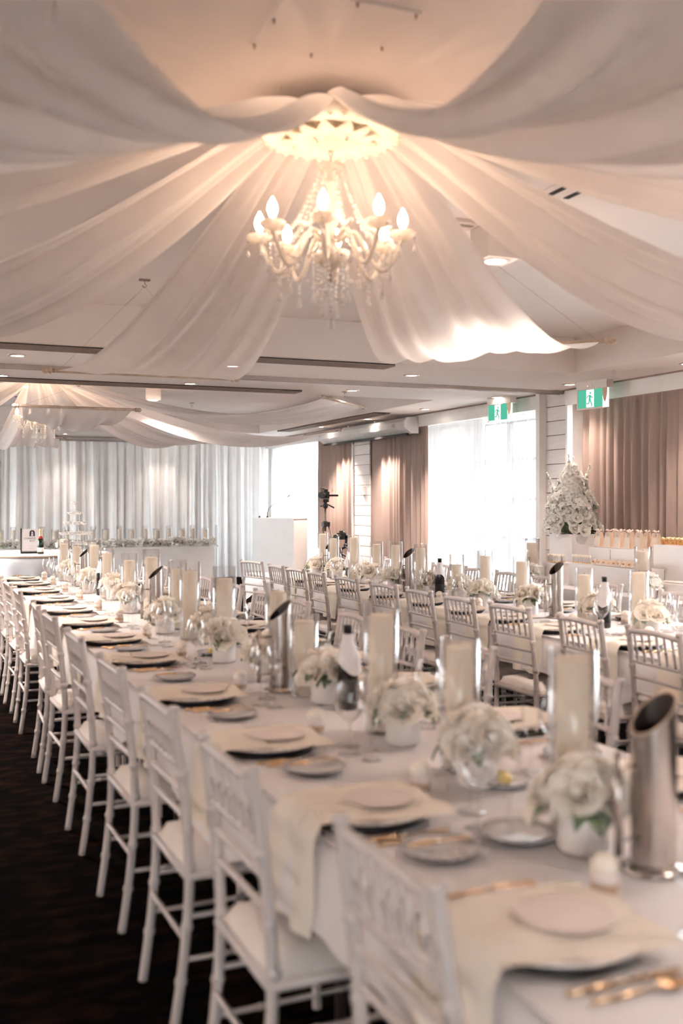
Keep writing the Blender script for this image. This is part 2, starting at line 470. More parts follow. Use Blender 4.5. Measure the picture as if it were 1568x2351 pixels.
# downlights
DL = [(.86, 8.93), (2.69, 8.90), (4.46, 8.89), (6.31, 8.96), (.86, 10.42), (2.69, 10.39), (4.48, 10.36), (6.31, 10.37),
      (6.27, 12.1), (6.25, 13.9), (6.2, 15.6), (6.3, 7.2), (6.3, 5.4), (.86, 19.05), (2.65, 19.05), (4.45, 19.05)]  # pair on the near right soffit lies past the frame, added for light
DLL = ['recessed downlight left of the near drape rod tip', 'recessed downlight half hidden behind the central far swag', 'recessed downlight in the near soffit past the grille end',
       'recessed downlight beside the larger exit sign', 'recessed downlight at the far left beside the second grille', 'recessed downlight in the soffit above the hanging cylinder lamp',
       'recessed downlight between partition track and far recess', 'recessed downlight in front of the smaller exit sign', 'recessed downlight above the middle window sheer',
       'recessed downlight above the near end of the screen case', 'recessed downlight above the far end of the screen case', 'recessed downlight above the long taupe curtain',
       'recessed downlight above the near stretch of taupe curtain', 'recessed downlight washing the leftmost backdrop drape', 'recessed downlight washing the backdrop above the coupe tower',
       'recessed downlight washing the backdrop above the head table']
DL += [(-2.98, 1.7 * k) for k in range(11)] + [(6.3, 3.6), (6.3, 1.8)]  # unseen downlights added over aisle and near window wall to lift the ambient light
DLL += ['recessed downlight in the soffit over the dark aisle, %s from the viewpoint' % w for w in ('first', 'second', 'third', 'fourth', 'fifth', 'sixth', 'seventh', 'eighth', 'ninth', 'tenth', 'eleventh')]
DLL += ['recessed downlight over the near window wall, %s from the long taupe curtain' % w for w in ('first', 'second')]
ring_me = MB().lathe([(.052, -.001), (.058, -.010), (.075, -.008), (.078, 0)], 24).mesh('ring', 'lamp_ring')
lens_me = MB().disc(.052, -.004, 24, up=False).mesh('lens', 'lamp')
def spot(parent, loc, watts, size=100):
    l = bpy.data.lights.new('downlight_beam', 'SPOT'); l.energy = watts; l.color = (1.0, 0.84, 0.74)
    l.spot_size = math.radians(size); l.spot_blend = 0.9; l.shadow_soft_size = .05
    o = bpy.data.objects.new('downlight_beam', l); C.objects.link(o); o.location = loc; o.parent = parent
    return o
assert len(DL) == len(DLL)
for (x, y), lab in zip(DL, DLL):
    t = thing('downlight', lab, 'downlight', (x, y, ZC), group='recessed downlights')
    obj('ring', ring_me, t); obj('lens', lens_me, t)
    spot(t, (0, 0, -.03), SPOT_WATTS * (.10 if y > 19 else .18 if x > 6 and y < 11 else .9 if x > 6 else .15 if x > 0 else .75 if y < 7 else .6))
# surface mounted lamps in the recesses
def surface_lamp(label, x, y, square, power=1.0, cone=120):
    t = thing('surface_lamp', label, 'ceiling lamp', (x, y, ZT), group='surface mounted lamps')
    if square: body = MB().box((0, 0, -.10), (.20, .20, .20))
    else: body = MB().lathe([(.001, 0), (.10, 0), (.10, -.2), (.085, -.2), (.08, -.19)], 28)
    obj('body', body.mesh('body', 'ceiling'), t)
    obj('rim', MB().lathe([(.05, -.203), (.07, -.206), (.085, -.202)], 24).mesh('rim', 'lamp_ring'), t)
    obj('lens', MB().disc(.06, -.205, 24, up=False).mesh('lens', 'lamp'), t)
    spot(t, (0, 0, -.24), SPOT_WATTS * power, cone)
surface_lamp('boxy surface lamp on the ceiling behind the front swag', 3.02, 4.99, True, .07)
surface_lamp('round surface lamp hanging from the far ceiling recess', 3.03, 13.62, False, .6)
surface_lamp('boxy surface lamp above the near end of the rear table', 3.02, 2.5, True, 1.0)  # lamp out of view, added to light the near tables
surface_lamp('boxy surface lamp above the near end of the front table', 2.4, .3, True, .45, 100)  # extra lamp out of view, added to brighten the near cloth
surface_lamp('boxy surface lamp over the dark aisle', .03, 7.2, True, .6)  # lamp beyond the left edge, added to light the middle of the front table
surface_lamp('boxy surface lamp above the gift table side of the rear table', 5.0, 5.0, True, .25)  # lamp beyond the right edge, added for the rear table
surface_lamp('round surface lamp over the far dark aisle', .03, 13.62, False, .9)  # lamp beyond the left edge, added to fill the far half
t = thing('slot_vent', 'twin slot vent in the ceiling near the window side swags', 'ceiling vent', (3.02, 4.25, ZT))
for dx in (-.055, .055):
    obj('slot', MB().box((dx, 0, -.004), (.03, .30, .008)).mesh('slot', 'grille_void'), t)
obj('plate', MB().box((0, 0, -.002), (.24, .34, .004)).mesh('plate', 'ceiling'), t)
t = thing('ceiling_sensor', 'small square ceiling sensor with a dark slot beside the boxy lamp', 'sensor', (2.83, 5.02, ZT))
obj('plate', MB().box((0, 0, -.01), (.16, .16, .02)).mesh('plate', 'ceiling'), t)
obj('slot', MB().box((0, -.02, -.022), (.10, .03, .006)).mesh('slot', 'grille'), t)
# access hatch with screws above the rose
t = thing('access_hatch', 'square ceiling hatch with corner screws above the plaster rose', 'access hatch', (1.275, 3.11, ZT))
obj('panel', MB().box((0, 0, -.005), (.43, .42, .01)).mesh('panel', 'ceiling'), t)
sm_ = MB().tube([(0, 0, 0), (0, 0, -.016)], .004, 6).mesh('screw', 'wire')
for sx, sy in ((-.2, .2), (.2, -.2), (-.2, 0), (.2, .05), (.0, -.2), (0, .19)):
    obj('screw', sm_, t, (sx, sy, -.008))

# ================================================================ CURTAINS
def curtain(name, mat, p0, p1, z0, z1, pleat, amp, label, cat, group=None, seed=0, flare=0.0, soft=0.6, drop=0.0):
    """pleated cloth hung between p0 and p1 (xy)"""
    r = random.Random(seed)
    L = math.hypot(p1[0] - p0[0], p1[1] - p0[1])
    ux, uy = (p1[0] - p0[0]) / L, (p1[1] - p0[1]) / L
    nx, ny = -uy, ux
    n = max(24, int(L / pleat * 9)); m_ = 10
    ph = [r.uniform(0, 2 * PI) for _ in range(5)]
    def fn(u, v):
        s = u * L
        w = s / pleat * 2 * PI
        a = amp * (soft * math.sin(w + .5 * math.sin(w * .31 + ph[0])) + (1 - soft) * math.sin(w * .43 + ph[1]) + .25 * math.sin(w * 2.1 + ph[2]) * (1 - v * .5))
        a *= .55 + .45 * min(1, v * 4)
        z = z1 + (z0 - z1) * v
        sh = .02 * v * math.sin(s * 3 + ph[3]) + flare * v * (u - .5)
        return (p0[0] + ux * (s + sh) + nx * a, p0[1] + uy * (s + sh) + ny * a, z)
    o = obj(name, MB().grid(fn, n, m_).mesh(name, mat))
    return tag(o, label, cat, group)
g = 'taupe pinch-pleat curtains'
curtain('taupe_curtain', 'taupe', (6.66, 15.34), (6.66, 16.92), .02, 2.56, .115, .045, 'taupe pleated curtain behind the camera tripod', 'curtain', g, 1)
curtain('taupe_curtain', 'taupe', (6.66, 12.78), (6.66, 14.24), .02, 2.56, .115, .045, 'taupe pleated curtain between the plank pillar and the bright sheer', 'curtain', g, 2)
curtain('taupe_curtain', 'taupe', (6.66, 6.3), (6.66, 9.22), .02, 2.56, .135, .055, 'long taupe pleated curtain behind the gift table', 'curtain', g, 3, soft=.75)
g = 'sheer window curtains'
curtain('sheer_curtain', 'sheer_bright', (6.76, 16.95), (6.76, 19.7), .02, 2.54, .10, .035, 'bright white sheer in the far corner behind the lectern', 'curtain', g, 4)
curtain('sheer_curtain', 'sheer', (6.70, 11.4), (6.70, 12.82), .02, 2.54, .11, .04, 'dense bright sheer panel next to the taupe curtain', 'curtain', g, 5)
curtain('sheer_curtain', 'sheer_open', (6.77, 9.92), (6.77, 11.55), .02, 2.54, .12, .035, 'thin sheer panel with window bars showing through', 'curtain', g, 6)
curtain('sheer_curtain', 'sheer', (6.80, 12.9), (6.80, 14.3), .02, 2.54, .11, .03, 'sheer behind the taupe curtain by the far plank pillar', 'curtain', g, 66)
xs = [-.6, 1.05, 2.6, 3.95, 5.25, 6.62]
labs = ['white backdrop drape at the far left behind the sign', 'white backdrop drape behind the coupe tower', 'white backdrop drape behind the middle of the head table',
        'white backdrop drape behind the end of the head table', 'white backdrop drape left of the lectern next to the bright sheer']
for i in range(5):
    curtain('backdrop_drape', 'white_drape', (xs[i], 19.62 - .03 * i), (xs[i + 1] + .02, 19.60 - .03 * i), .02, 2.60, .17, .075, labs[i], 'drape', 'white backdrop drapes', 20 + i, soft=.45)
t = thing('drape_rail', 'thin rail carrying the white backdrop drapes', 'curtain rail', (0, 19.55, 2.615))
obj('rail', MB().tube([(-.8, 0, 0), (6.6, 0, 0)], .014, 8).mesh('rail', 'track'), t)

# ================================================================ CEILING SWAGS AND CHANDELIERS
ROSE_Z = 2.94
rod_me = {}
def swag_set(cx, cy, specs, where):
    """specs: (angle clockwise from +Y, distance, rod half length, rod z, sag, labels...)"""
    for k, (ang, dist, half, zr, sag, dlab, rlab) in enumerate(specs):
        a = math.radians(ang); dx, dy = math.sin(a), math.cos(a); px, py = dy, -dx
        r = random.Random(int(cx * 10 + cy * 100 + ang)); ph = [r.uniform(0, 2 * PI) for _ in range(6)]
        r0 = .27
        def fn(u, v):
            w = 2 * v - 1
            e = u ** 1.25
            rad = r0 + (dist - r0) * u
            wid = .13 + (half - .03 - .13) * (u ** .85)
            z = (ROSE_Z + .02) + (zr - ROSE_Z - .02) * u - 4 * sag * (e * (1 - e)) * (1 - .10 * w * w)
            fold = math.sin(w * 8 + ph[0]) + .7 * math.sin(w * 15 + ph[1] + 2 * u) + .5 * math.sin(w * 23 + ph[2] + 3 * u)
            amp = .027 * (1 - u) ** .6 * min(1, u * 6 + .25) + .006 * math.sin(PI * u)
            big = .035 * math.sin(PI * u) * math.sin(w * 3.2 + ph[3] + 1.5 * u)
            z += amp * fold + big
            lat = w * wid + .02 * math.sin(u * 7 + ph[4]) * (1 - abs(w)) * u
            rad += .012 * math.sin(w * 9 + ph[5]) * math.sin(PI * u)
            return (cx + dx * rad + px * lat, cy + dy * rad + py * lat, z)
        o = obj('ceiling_drape', MB().grid(fn, 44, 56).mesh('ceiling_drape', 'swag'))
        tag(o, dlab, 'drape', 'swagged ceiling drapes')
        t = thing('drape_rod', rlab, 'drape rod', (cx + dx * dist, cy + dy * dist, zr), -a, 'wooden drape rods')
        obj('rod', MB().tube([(-half, 0, 0), (half, 0, 0)], .014, 10).mesh('rod', 'wood_rod'), t)
        for s_ in (-1, 1):
            prof = [(.014, 0), (.022, .006), (.022, .016), (.014, .022), (.022, .035), (.020, .055), (.001, .07)]
            obj('finial', MB().lathe(prof, 12).mesh('finial', 'wood_rod'), t, (s_ * half, 0, 0), (0, s_ * PI / 2, 0))
        x_, y_ = cx + dx * dist, cy + dy * dist
        inside = any(RX0 < x_ < RX1 and b0 < y_ < b1 for b0, b1 in REC)
        zh = (ZT if inside else ZC) - zr
        for s_ in (-1, 1):
            obj('wire', MB().tube([(s_ * (half - .05), 0, .012), (0, 0, zh - .05)], .0008, 5).mesh('wire', 'wire'), t)
        obj('hook', MB().box((0, 0, zh - .006), (.07, .03, .012)).tube([(0, 0, zh), (0, 0, zh - .03), (.016, 0, zh - .045), (0, 0, zh - .06), (-.016, 0, zh - .045)], .003, 5).mesh('hook', 'wire'), t)

S1 = [(0, 3.40, .62, 2.37, .20, 'sheer swag falling towards the head table left of the large chandelier', 'wooden rod holding the central far swag'),
      (45, 2.60, .68, 2.45, .30, 'brightly lit sheer swag falling behind the large chandelier towards the exit sign', 'wooden rod with finial in front of the exit sign soffit'),
      (90, 2.65, .63, 2.43, .30, 'long sheer swag running off the frame at middle right', 'wooden rod of the middle right swag'),
      (135, 2.65, .63, 2.43, .22, 'narrow sheer swag above the twin slot vent', 'wooden rod of the swag above the slot vent'),
      (180, 2.65, .63, 2.43, .28, 'dark shaded sheer swag filling the upper right corner', 'wooden rod of the upper right swag'),
      (225, 2.65, .63, 2.43, .28, 'grey shaded sheer swag filling the upper left corner', 'wooden rod of the upper left swag'),
      (270, 2.65, .63, 2.43, .24, 'sheer swag tucked under the grey upper left swag', 'wooden rod of the left swag'),
      (315, 2.65, .63, 2.43, .30, 'broad peach-lit sheer swag running off the left edge', 'wooden rod of the broad left swag')]
swag_set(1.53, 3.75, S1, 'near')
S2 = [(0, 2.65, .63, 2.43, .37, 'far sheer swag hanging behind the small chandelier', 'far rod behind the small chandelier'),
      (45, 3.68, .63, 2.43, .27, 'far sheer swag dipping in front of the backdrop drapes', 'far rod near the backdrop drapes'),
      (90, 3.75, .63, 2.43, .34, 'far sheer swag reaching towards the screen case', 'far rod beside the screen case'),
      (133, 4.0, .63, 2.58, .30, 'far sheer swag with its tip near the second grille end', 'far rod near the second grille end'),
      (178.4, 2.65, .57, 2.43, .34, 'far sheer swag hanging from the rod in front of the small chandelier', 'wooden rod on a wire triangle in front of the small chandelier'),
      (225, 3.2, .63, 2.43, .34, 'far sheer swag heading to the dark aisle', 'far rod above the dark aisle'),
      (315, 3.4, .63, 2.43, .34, 'far sheer swag heading to the left backdrop corner', 'far rod at the left backdrop corner')]
swag_set(1.53, 13.25, S2, 'far')

# plaster ceiling rose
def rose_ripple(a, z): return 1 + .035 * math.cos(16 * a)
def ceiling_rose(cx, cy, label):
    t = thing('ceiling_rose', label, 'ceiling rose', (cx, cy, ROSE_Z), group='plaster ceiling roses')
    prof = [(.001, -.035), (.05, -.035), (.06, -.012), (.11, -.02), (.125, -.004), (.17, -.014), (.2, -.030), (.235, -.020), (.25, -.030), (.272, -.022), (.285, 0), (.28, .02), (.001, .02)]
    obj('disc', MB().lathe(prof, 96, ripple=rose_ripple).mesh('disc', 'rose_plaster'), t)
    lf = MB().grid(lambda u, v: ((v - .5) * .07 * math.sin(PI * min(1, u * .9 + .12)), .07 + .13 * u, -.018 - .022 * math.sin(PI * u) - .012 * (1 - abs(2 * v - 1))), 6, 4).mesh('acanthus_leaf', 'rose_plaster')
    for k in range(12): obj('acanthus_leaf', lf, t, Z0, (0, 0, k * PI / 6))
    bd = MB().sphere((0, 0, 0), .011, 8, 5).mesh('bead', 'rose_plaster')
    for k in range(32): obj('bead', bd, t, (.262 * math.cos(k * PI / 16), .262 * math.sin(k * PI / 16), -.028))
    obj('hanger', MB().tube([(0, 0, .02), (0, 0, ZT - ROSE_Z)], .05, 12).mesh('hanger', 'grille'), t)
ceiling_rose(1.53, 3.75, 'cream moulded plaster rose above the large chandelier')
ceiling_rose(1.53, 13.25, 'cream moulded plaster rose above the small far chandelier')

# chandelier
def bead_line(pts, r0, seg=7):
    b = MB()
    for i, p in enumerate(pts): b.sphere(p, r0 * (1.0 if i % 2 == 0 else .72), seg, 5)
    return b
def drop_mesh(n_beads, step, tear):
    b = MB()
    for i in range(n_beads): b.sphere((0, 0, -step * i), step * .40, 7, 4)
    z = -step * n_beads
    b.lathe([(.001, z), (tear * .18, z - tear * .5), (tear * .42, z - tear * 1.2), (tear * .48, z - tear * 1.6), (tear * .3, z - tear * 1.95), (.001, z - tear * 2.05)], 8)
    return b.mesh('crystal_drop', 'crystal')
DROP_S = drop_mesh(2, .014, .017); DROP_M = drop_mesh(4, .017, .021); DROP_L = drop_mesh(7, .018, .025)
def arm_path():
    pts = []
    for i in range(25):
        u = i / 24
        x = .035 + .245 * u
        z = .055 * math.sin(u * PI * 1.15 + .45) * (1 - u) * 1.9 - .085 * math.sin(PI * max(0, (u - .25) / .75)) ** 1.2 + .045 * max(0, (u - .7) / .3) ** 1.5
        pts.append((x, 0, z))
    return pts
ap = arm_path()
arm_me = MB().tube(ap, .0095, 8).mesh('arm', 'porcelain')
tip = ap[-1]
def scallop(a, z): return 1 + .06 * math.cos(8 * a)
cup_me = MB().lathe([(.006, -.012), (.012, -.004), (.036, .004), (.046, .016), (.049, .028), (.043, .030), (.03, .018), (.010, .014)], 32, ripple=scallop).mesh('drip_cup', 'porcelain')
sleeve_me = MB().lathe([(.010, .012), (.010, .045), (.001, .045)], 12).mesh('candle_sleeve', 'grille')
bulb_me = MB().lathe([(.008, .045), (.014, .056), (.0185, .070), (.0185, .080), (.014, .096), (.007, .110), (.001, .121)], 14).mesh('bulb', 'bulb')
col_me = MB().lathe([(.012, -.06), (.05, -.055), (.052, -.03), (.03, -.02), (.022, .0), (.020, .06), (.03, .09), (.034, .12), (.022, .16), (.016, .20), (.018, .225), (.03, .24), (.022, .255)], 20).mesh('column', 'porcelain')
bowl_me = MB().lathe([(.001, -.115), (.012, -.108), (.03, -.095), (.055, -.075), (.07, -.055), (.073, -.045), (.06, -.045)], 24).mesh('bowl', 'porcelain')
crown_me = MB().lathe([(.02, .245), (.03, .25), (.034, .27), (.048, .295), (.050, .303), (.044, .305), (.03, .28), (.001, .27)], 24, ripple=lambda a, z: 1 + .09 * math.cos(10 * a) * (1 if z > .26 else 0)).mesh('crown', 'porcelain')
knob_me = MB().lathe([(.001, -.155), (.008, -.15), (.010, -.14), (.006, -.13), (.008, -.115)], 10).mesh('finial', 'grille')
garl = bead_line([( .045 + .205 * u, 0, .27 - .27 * u - .09 * math.sin(PI * u) * 1.0 + .03 * u) for u in [i / 22 for i in range(23)]], .0105).mesh('bead_garland', 'crystal')
loopm = bead_line([(.235 * math.cos(t_), .235 * math.sin(t_), -.055 - .05 * math.sin((t_ + PI / 8) / (PI / 4) * PI)) for t_ in [-PI / 8 + PI / 4 * i / 12 for i in range(13)]], .0075).mesh('bead_loop', 'crystal')
def chandelier(cx, cy, zc, rot, label):
    t = thing('chandelier', label, 'chandelier', (cx, cy, zc), rot, 'white crystal chandeliers')
    obj('column', col_me, t); obj('bowl', bowl_me, t); obj('crown', crown_me, t); obj('finial', knob_me, t)
    ch = MB()
    zt = ROSE_Z - zc - .03; n = int((zt - .30) / .022)
    for i in range(n):
        z = .305 + i * .022
        pts = [(.007 * math.cos(k * PI / 4) * (1 if i % 2 else 0), .007 * math.cos(k * PI / 4) * (0 if i % 2 else 1), z + .013 * math.sin(k * PI / 4)) for k in range(9)]
        ch.tube(pts, .0018, 5, False)
    obj('chain', ch.mesh('chain', 'wire'), t)
    obj('flex', MB().tube([(.006 + .012 * math.sin(i * .9), .004, .33 + (zt - .33) * i / 10) for i in range(11)], .0025, 5).mesh('flex', 'label'), t)
    obj('canopy', MB().lathe([(.012, zt - .05), (.05, zt), (.05, zt + .01)], 16).mesh('canopy', 'rose_plaster'), t)
    for k in range(8):
        a = k * PI / 4
        o = obj('arm', arm_me, t, (0, 0, -.035), (0, 0, a))
        obj('drip_cup', cup_me, o, tip); obj('candle_sleeve', sleeve_me, o, tip); obj('bulb', bulb_me, o, tip)
        for q, dm in ((0, DROP_S), (PI * .6, DROP_S), (-PI * .6, DROP_S)):
            obj('crystal_drop', dm, o, (tip[0] + .044 * math.cos(q), .044 * math.sin(q), tip[2] + .004))
        obj('crystal_drop', DROP_M, o, (.20, 0, min(p[2] for p in ap) + .0))
        obj('bead_garland', garl, t, Z0, (0, 0, a + PI / 8))
        obj('bead_loop', loopm, t, Z0, (0, 0, a + PI / 8))
        obj('crystal_drop', DROP_M, t, (.245 * math.cos(a + PI / 8), .245 * math.sin(a + PI / 8), -.02))
        obj('crystal_drop', DROP_L, t, (.066 * math.cos(a), .066 * math.sin(a), -.055))
    obj('crystal_drop', DROP_L, t, (0, 0, -.155)); obj('crystal_drop', DROP_L, t, (.02, -.03, -.11)); obj('crystal_drop', DROP_L, t, (-.03, .02, -.11))
    return t
chandelier(1.53, 3.75, 2.50, math.radians(-90 - 22.8 + 180 + 180 - 5 + 0), 'large white crystal chandelier with lit bulbs over the front table')
chandelier(1.53, 13.25, 2.50, .3, 'small far white crystal chandelier at the left edge')

# ================================================================ CHAIRS
def bamboo(pts, r, nodes, n=8, sub=26):
    """tube along a smooth path with swollen bamboo nodes at given fractions"""
    P_ = [Vector(p) for p in pts]
    def at(u):
        k = u * (len(P_) - 1); i = min(int(k), len(P_) - 2); f = k - i
        p0 = P_[max(i - 1, 0)]; p1 = P_[i]; p2 = P_[i + 1]; p3 = P_[min(i + 2, len(P_) - 1)]
        return .5 * ((2 * p1) + (p2 - p0) * f + (2 * p0 - 5 * p1 + 4 * p2 - p3) * f * f + (3 * p1 - p0 - 3 * p2 + p3) * f ** 3)
    us = set(i / sub for i in range(sub + 1))
    for q in nodes: us |= {q - .013, q - .007, q, q + .007, q + .013}
    us = sorted(u for u in us if 0 <= u <= 1)
    L = [at(u) for u in us]
    rad = []
    for u in us:
        k = 1.0
        for q in nodes:
            if abs(u - q) < .0075: k = 1.22
        rad.append(r * k)
    return MB().tube(L, rad, n)
CH = {}
for s_ in (-1, 1):
    CH['post%d' % s_] = bamboo([(-.235, s_ * .185, 0), (-.205, s_ * .188, .22), (-.19, s_ * .19, .45), (-.205, s_ * .187, .68), (-.238, s_ * .185, .925)], .0145, [.18, .34, .52, .64, .80, .985]).mesh('back_post', 'chair')
    CH['fleg%d' % s_] = bamboo([(.195, s_ * .198, 0), (.19, s_ * .195, .22), (.185, s_ * .192, .44)], .0145, [.3, .62, .93]).mesh('front_leg', 'chair')
    CH['side%d' % s_] = bamboo([(-.20, s_ * .188, .0), (.19, s_ * .195, .0)], .0085, [.33, .66], 6, 6).mesh('side_stretcher', 'chair')
CH['top'] = bamboo([(-.236, -.188, .895), (-.246, 0, .905), (-.236, .188, .895)], .0125, [.08, .92], 8, 12).mesh('top_rail', 'chair')
CH['rail'] = bamboo([(0, -.187, 0), (0, .187, 0)], .0095, [.1, .9], 6, 6).mesh('back_rail', 'chair')
CH['spindle'] = bamboo([(-.216, 0, .755), (-.240, 0, .897)], .0068, [.5], 6, 4).mesh('spindle', 'chair')
CH['cross'] = bamboo([(0, -.19, 0), (0, .19, 0)], .0085, [.33, .66], 6, 6).mesh('cross_stretcher', 'chair')
sf = MB()
for a_, b_ in (((-.195, -.195, .445), (.20, -.2, .445)), ((-.195, .195, .445), (.20, .2, .445)), ((-.195, -.19, .445), (-.195, .19, .445)), ((.195, -.2, .445), (.195, .2, .445))):
    sf.tube([a_, b_], .014, 8)
sf.box((0, 0, .447), (.36, .36, .012))
CH['frame'] = sf.mesh('seat_frame', 'chair')
def cush(u, v):
    w = 2 * u - 1; q = 2 * v - 1
    e = max(abs(w), abs(q))
    x = .195 * w * (1 - .04 * q * q); y = .20 * q * (1 - .04 * w * w)
    return (x, y, .46 + .045 * (1 - e ** 6) ** .6)
cm = MB().grid(cush, 14, 14); cm.box((0, 0, .46), (.38, .39, .012))
CH['cushion'] = cm.mesh('cushion', 'cushion')
CH['brace'] = MB().tube([(-.19, .15, .33), (-.195, .17, .42)], .006, 6).mesh('brace', 'chair')
parts = [P('back_post', CH['post-1']), P('back_post', CH['post1']), P('front_leg', CH['fleg-1']), P('front_leg', CH['fleg1']),
         P('top_rail', CH['top']), P('back_rail', CH['rail'], (-.216, 0, .755)), P('back_rail', CH['rail'], (-.205, 0, .68)), P('back_rail', CH['rail'], (-.197, 0, .605)),
         P('seat_frame', CH['frame']), P('cushion', CH['cushion']),
         P('side_stretcher', CH['side-1'], (0, 0, .33)), P('side_stretcher', CH['side1'], (0, 0, .33)), P('side_stretcher', CH['side-1'], (0, 0, .21)), P('side_stretcher', CH['side1'], (0, 0, .21)),
         P('cross_stretcher', CH['cross'], (-.205, 0, .27)), P('cross_stretcher', CH['cross'], (.19, 0, .27))]
for k in range(6):
    parts.append(P('spindle', CH['spindle'], (0, -.135 + .054 * k, 0)))
CHAIR = ('bamboo_chair', 'chair', parts)
T1Y = [1.58, 2.34, 3.06, 3.82, 4.68, 5.53, 6.11, 7.16, 7.87, 8.6, 9.35, 10.0]
for i, y in enumerate(T1Y):
    x = (.74 if i == 0 else .69) + .236
    place(CHAIR, 'white bamboo-style chair, %s from the camera along the dark aisle of the front table' % ORD[i], (x, y, 0), R.uniform(-.035, .035), 'chairs along the dark aisle')
T1R = [2.2, 2.95, 3.74, 4.34, 4.95, 5.76, 6.4, 7.06, 7.8, 8.5, 9.2, 9.9]
for i, y in enumerate(T1R):
    place(CHAIR, 'white bamboo-style chair, %s from the camera on the far side of the front table' % ORD[i], (2.14 - .236, y, 0), PI + R.uniform(-.05, .05), 'chairs on the far side of the front table')
T2L = [3.2, 3.77, 4.32, 5.0, 5.56, 6.09, 6.66, 7.32, 7.94, 8.45, 8.94, 9.75]
for i, y in enumerate(T2L):
    place(CHAIR, 'white bamboo-style chair, %s from the camera on the near side of the rear table' % ORD[i], (3.11 + .236, y, 0), R.uniform(-.06, .06) + (.25 if i == 11 else 0), 'chairs on the near side of the rear table')
T2R = [4.0, 4.65, 5.28, 6.07, 6.78, 7.35, 7.87, 8.5, 9.0, 9.55]
for i, y in enumerate(T2R):
    place(CHAIR, 'white bamboo-style chair, %s from the camera on the window side of the rear table' % ORD[i], (4.57 - .236, y, 0), PI + R.uniform(-.06, .06), 'chairs on the window side of the rear table')

# ================================================================ TABLES
ZTAB = .75
def banquet(cx, w, y0, y1, label, clabel, hem=.50, seed=0):
    t = thing('banquet_table', label, 'table', (cx, 0, 0), 0, 'long banquet tables')
    obj('tabletop', MB().box((0, (y0 + y1) / 2, ZTAB - .022), (w - .03, y1 - y0 - .03, .03)).mesh('tabletop', 'wood_rod'), t)
    lm = MB().tube([(0, 0, 0), (0, 0, ZTAB - .03)], .018, 8).mesh('leg', 'grey_metal')
    n = max(2, int((y1 - y0) / 1.8))
    for i in range(n + 1):
        for s_ in (-1, 1):
            obj('leg', lm, t, (s_ * (w / 2 - .28), y0 + .1 + (y1 - y0 - .2) * i / n, 0))
    r = random.Random(seed)
    # cloth: top sheet and skirt
    hw = w / 2; per = []
    def seg(a, b, step=.06):
        L = math.hypot(b[0] - a[0], b[1] - a[1]); k = max(1, int(L / step))
        for i in range(k): per.append((a[0] + (b[0] - a[0]) * i / k, a[1] + (b[1] - a[1]) * i / k, (b[1] - a[1]) / L, -(b[0] - a[0]) / L))
    seg((-hw, y1), (-hw, y0)); seg((-hw, y0), (hw, y0)); seg((hw, y0), (hw, y1)); seg((hw, y1), (-hw, y1))
    N = len(per); rows = 8; vs = []; fs = []
    s = 0; arc = []
    for i in range(N):
        arc.append(s); q = per[(i + 1) % N]; s += math.hypot(q[0] - per[i][0], q[1] - per[i][1])
    p1, p2 = r.uniform(0, 6), r.uniform(0, 6)
    for k in range(rows + 1):
        d = k / rows
        for i in range(N):
            x, y, nx, ny = per[i]
            n1 = per[i - 1]; nx = (nx + n1[2]) / 2; ny = (ny + n1[3]) / 2
            tri = abs(((arc[i] / 1.5) % 1) - .5) * 2
            hz = hem + .05 - .12 * max(0, tri - .55) / .45
            rip = .010 * math.sin(arc[i] * 17 + p1 + 1.5 * math.sin(arc[i] * 2.3)) + .012 * math.sin(arc[i] * 7.3 + p2)
            o_ = -nx, -ny
            off = (.004 + .012 * min(1, d * 3) + rip * d + .02 * d)
            z = ZTAB + .003 - (.004 if k == 1 else 0) - (ZTAB - hz) * max(0, d - .02)
            if k == 0: off = 0
            vs.append((x + nx * -off * 1, y + ny * -off, z) if False else (x - nx * off * (-1 if (x * -nx if abs(nx) > abs(ny) else (y - (y0 + y1) / 2) * -ny) < 0 else 1), y - ny * off * (-1 if ((y - (y0 + y1) / 2) * -ny if abs(ny) > abs(nx) else x * -nx) < 0 else 1), z))
    for k in range(rows):
        for i in range(N):
            j = (i + 1) % N
            fs.append((k * N + i, k * N + j, (k + 1) * N + j, (k + 1) * N + i))
    fs.append(tuple(range(N)))
    cl = MB().add(vs, fs)
    cl.sm[-1] = False
    o = obj('tablecloth', cl.mesh('tablecloth', 'linen'), None, (cx, 0, 0))
    tag(o, clabel, 'tablecloth', 'white tablecloths')
T1C, T2C = 1.416, 3.832
banquet(T1C, 1.118, .7, 10.45, 'long trestle table under the front white cloth', 'white cloth draped over the long front table', seed=1)
banquet(T2C, 1.118, 2.9, 10.35, 'long trestle table under the rear white cloth', 'white cloth draped over the long rear table by the windows', seed=2)

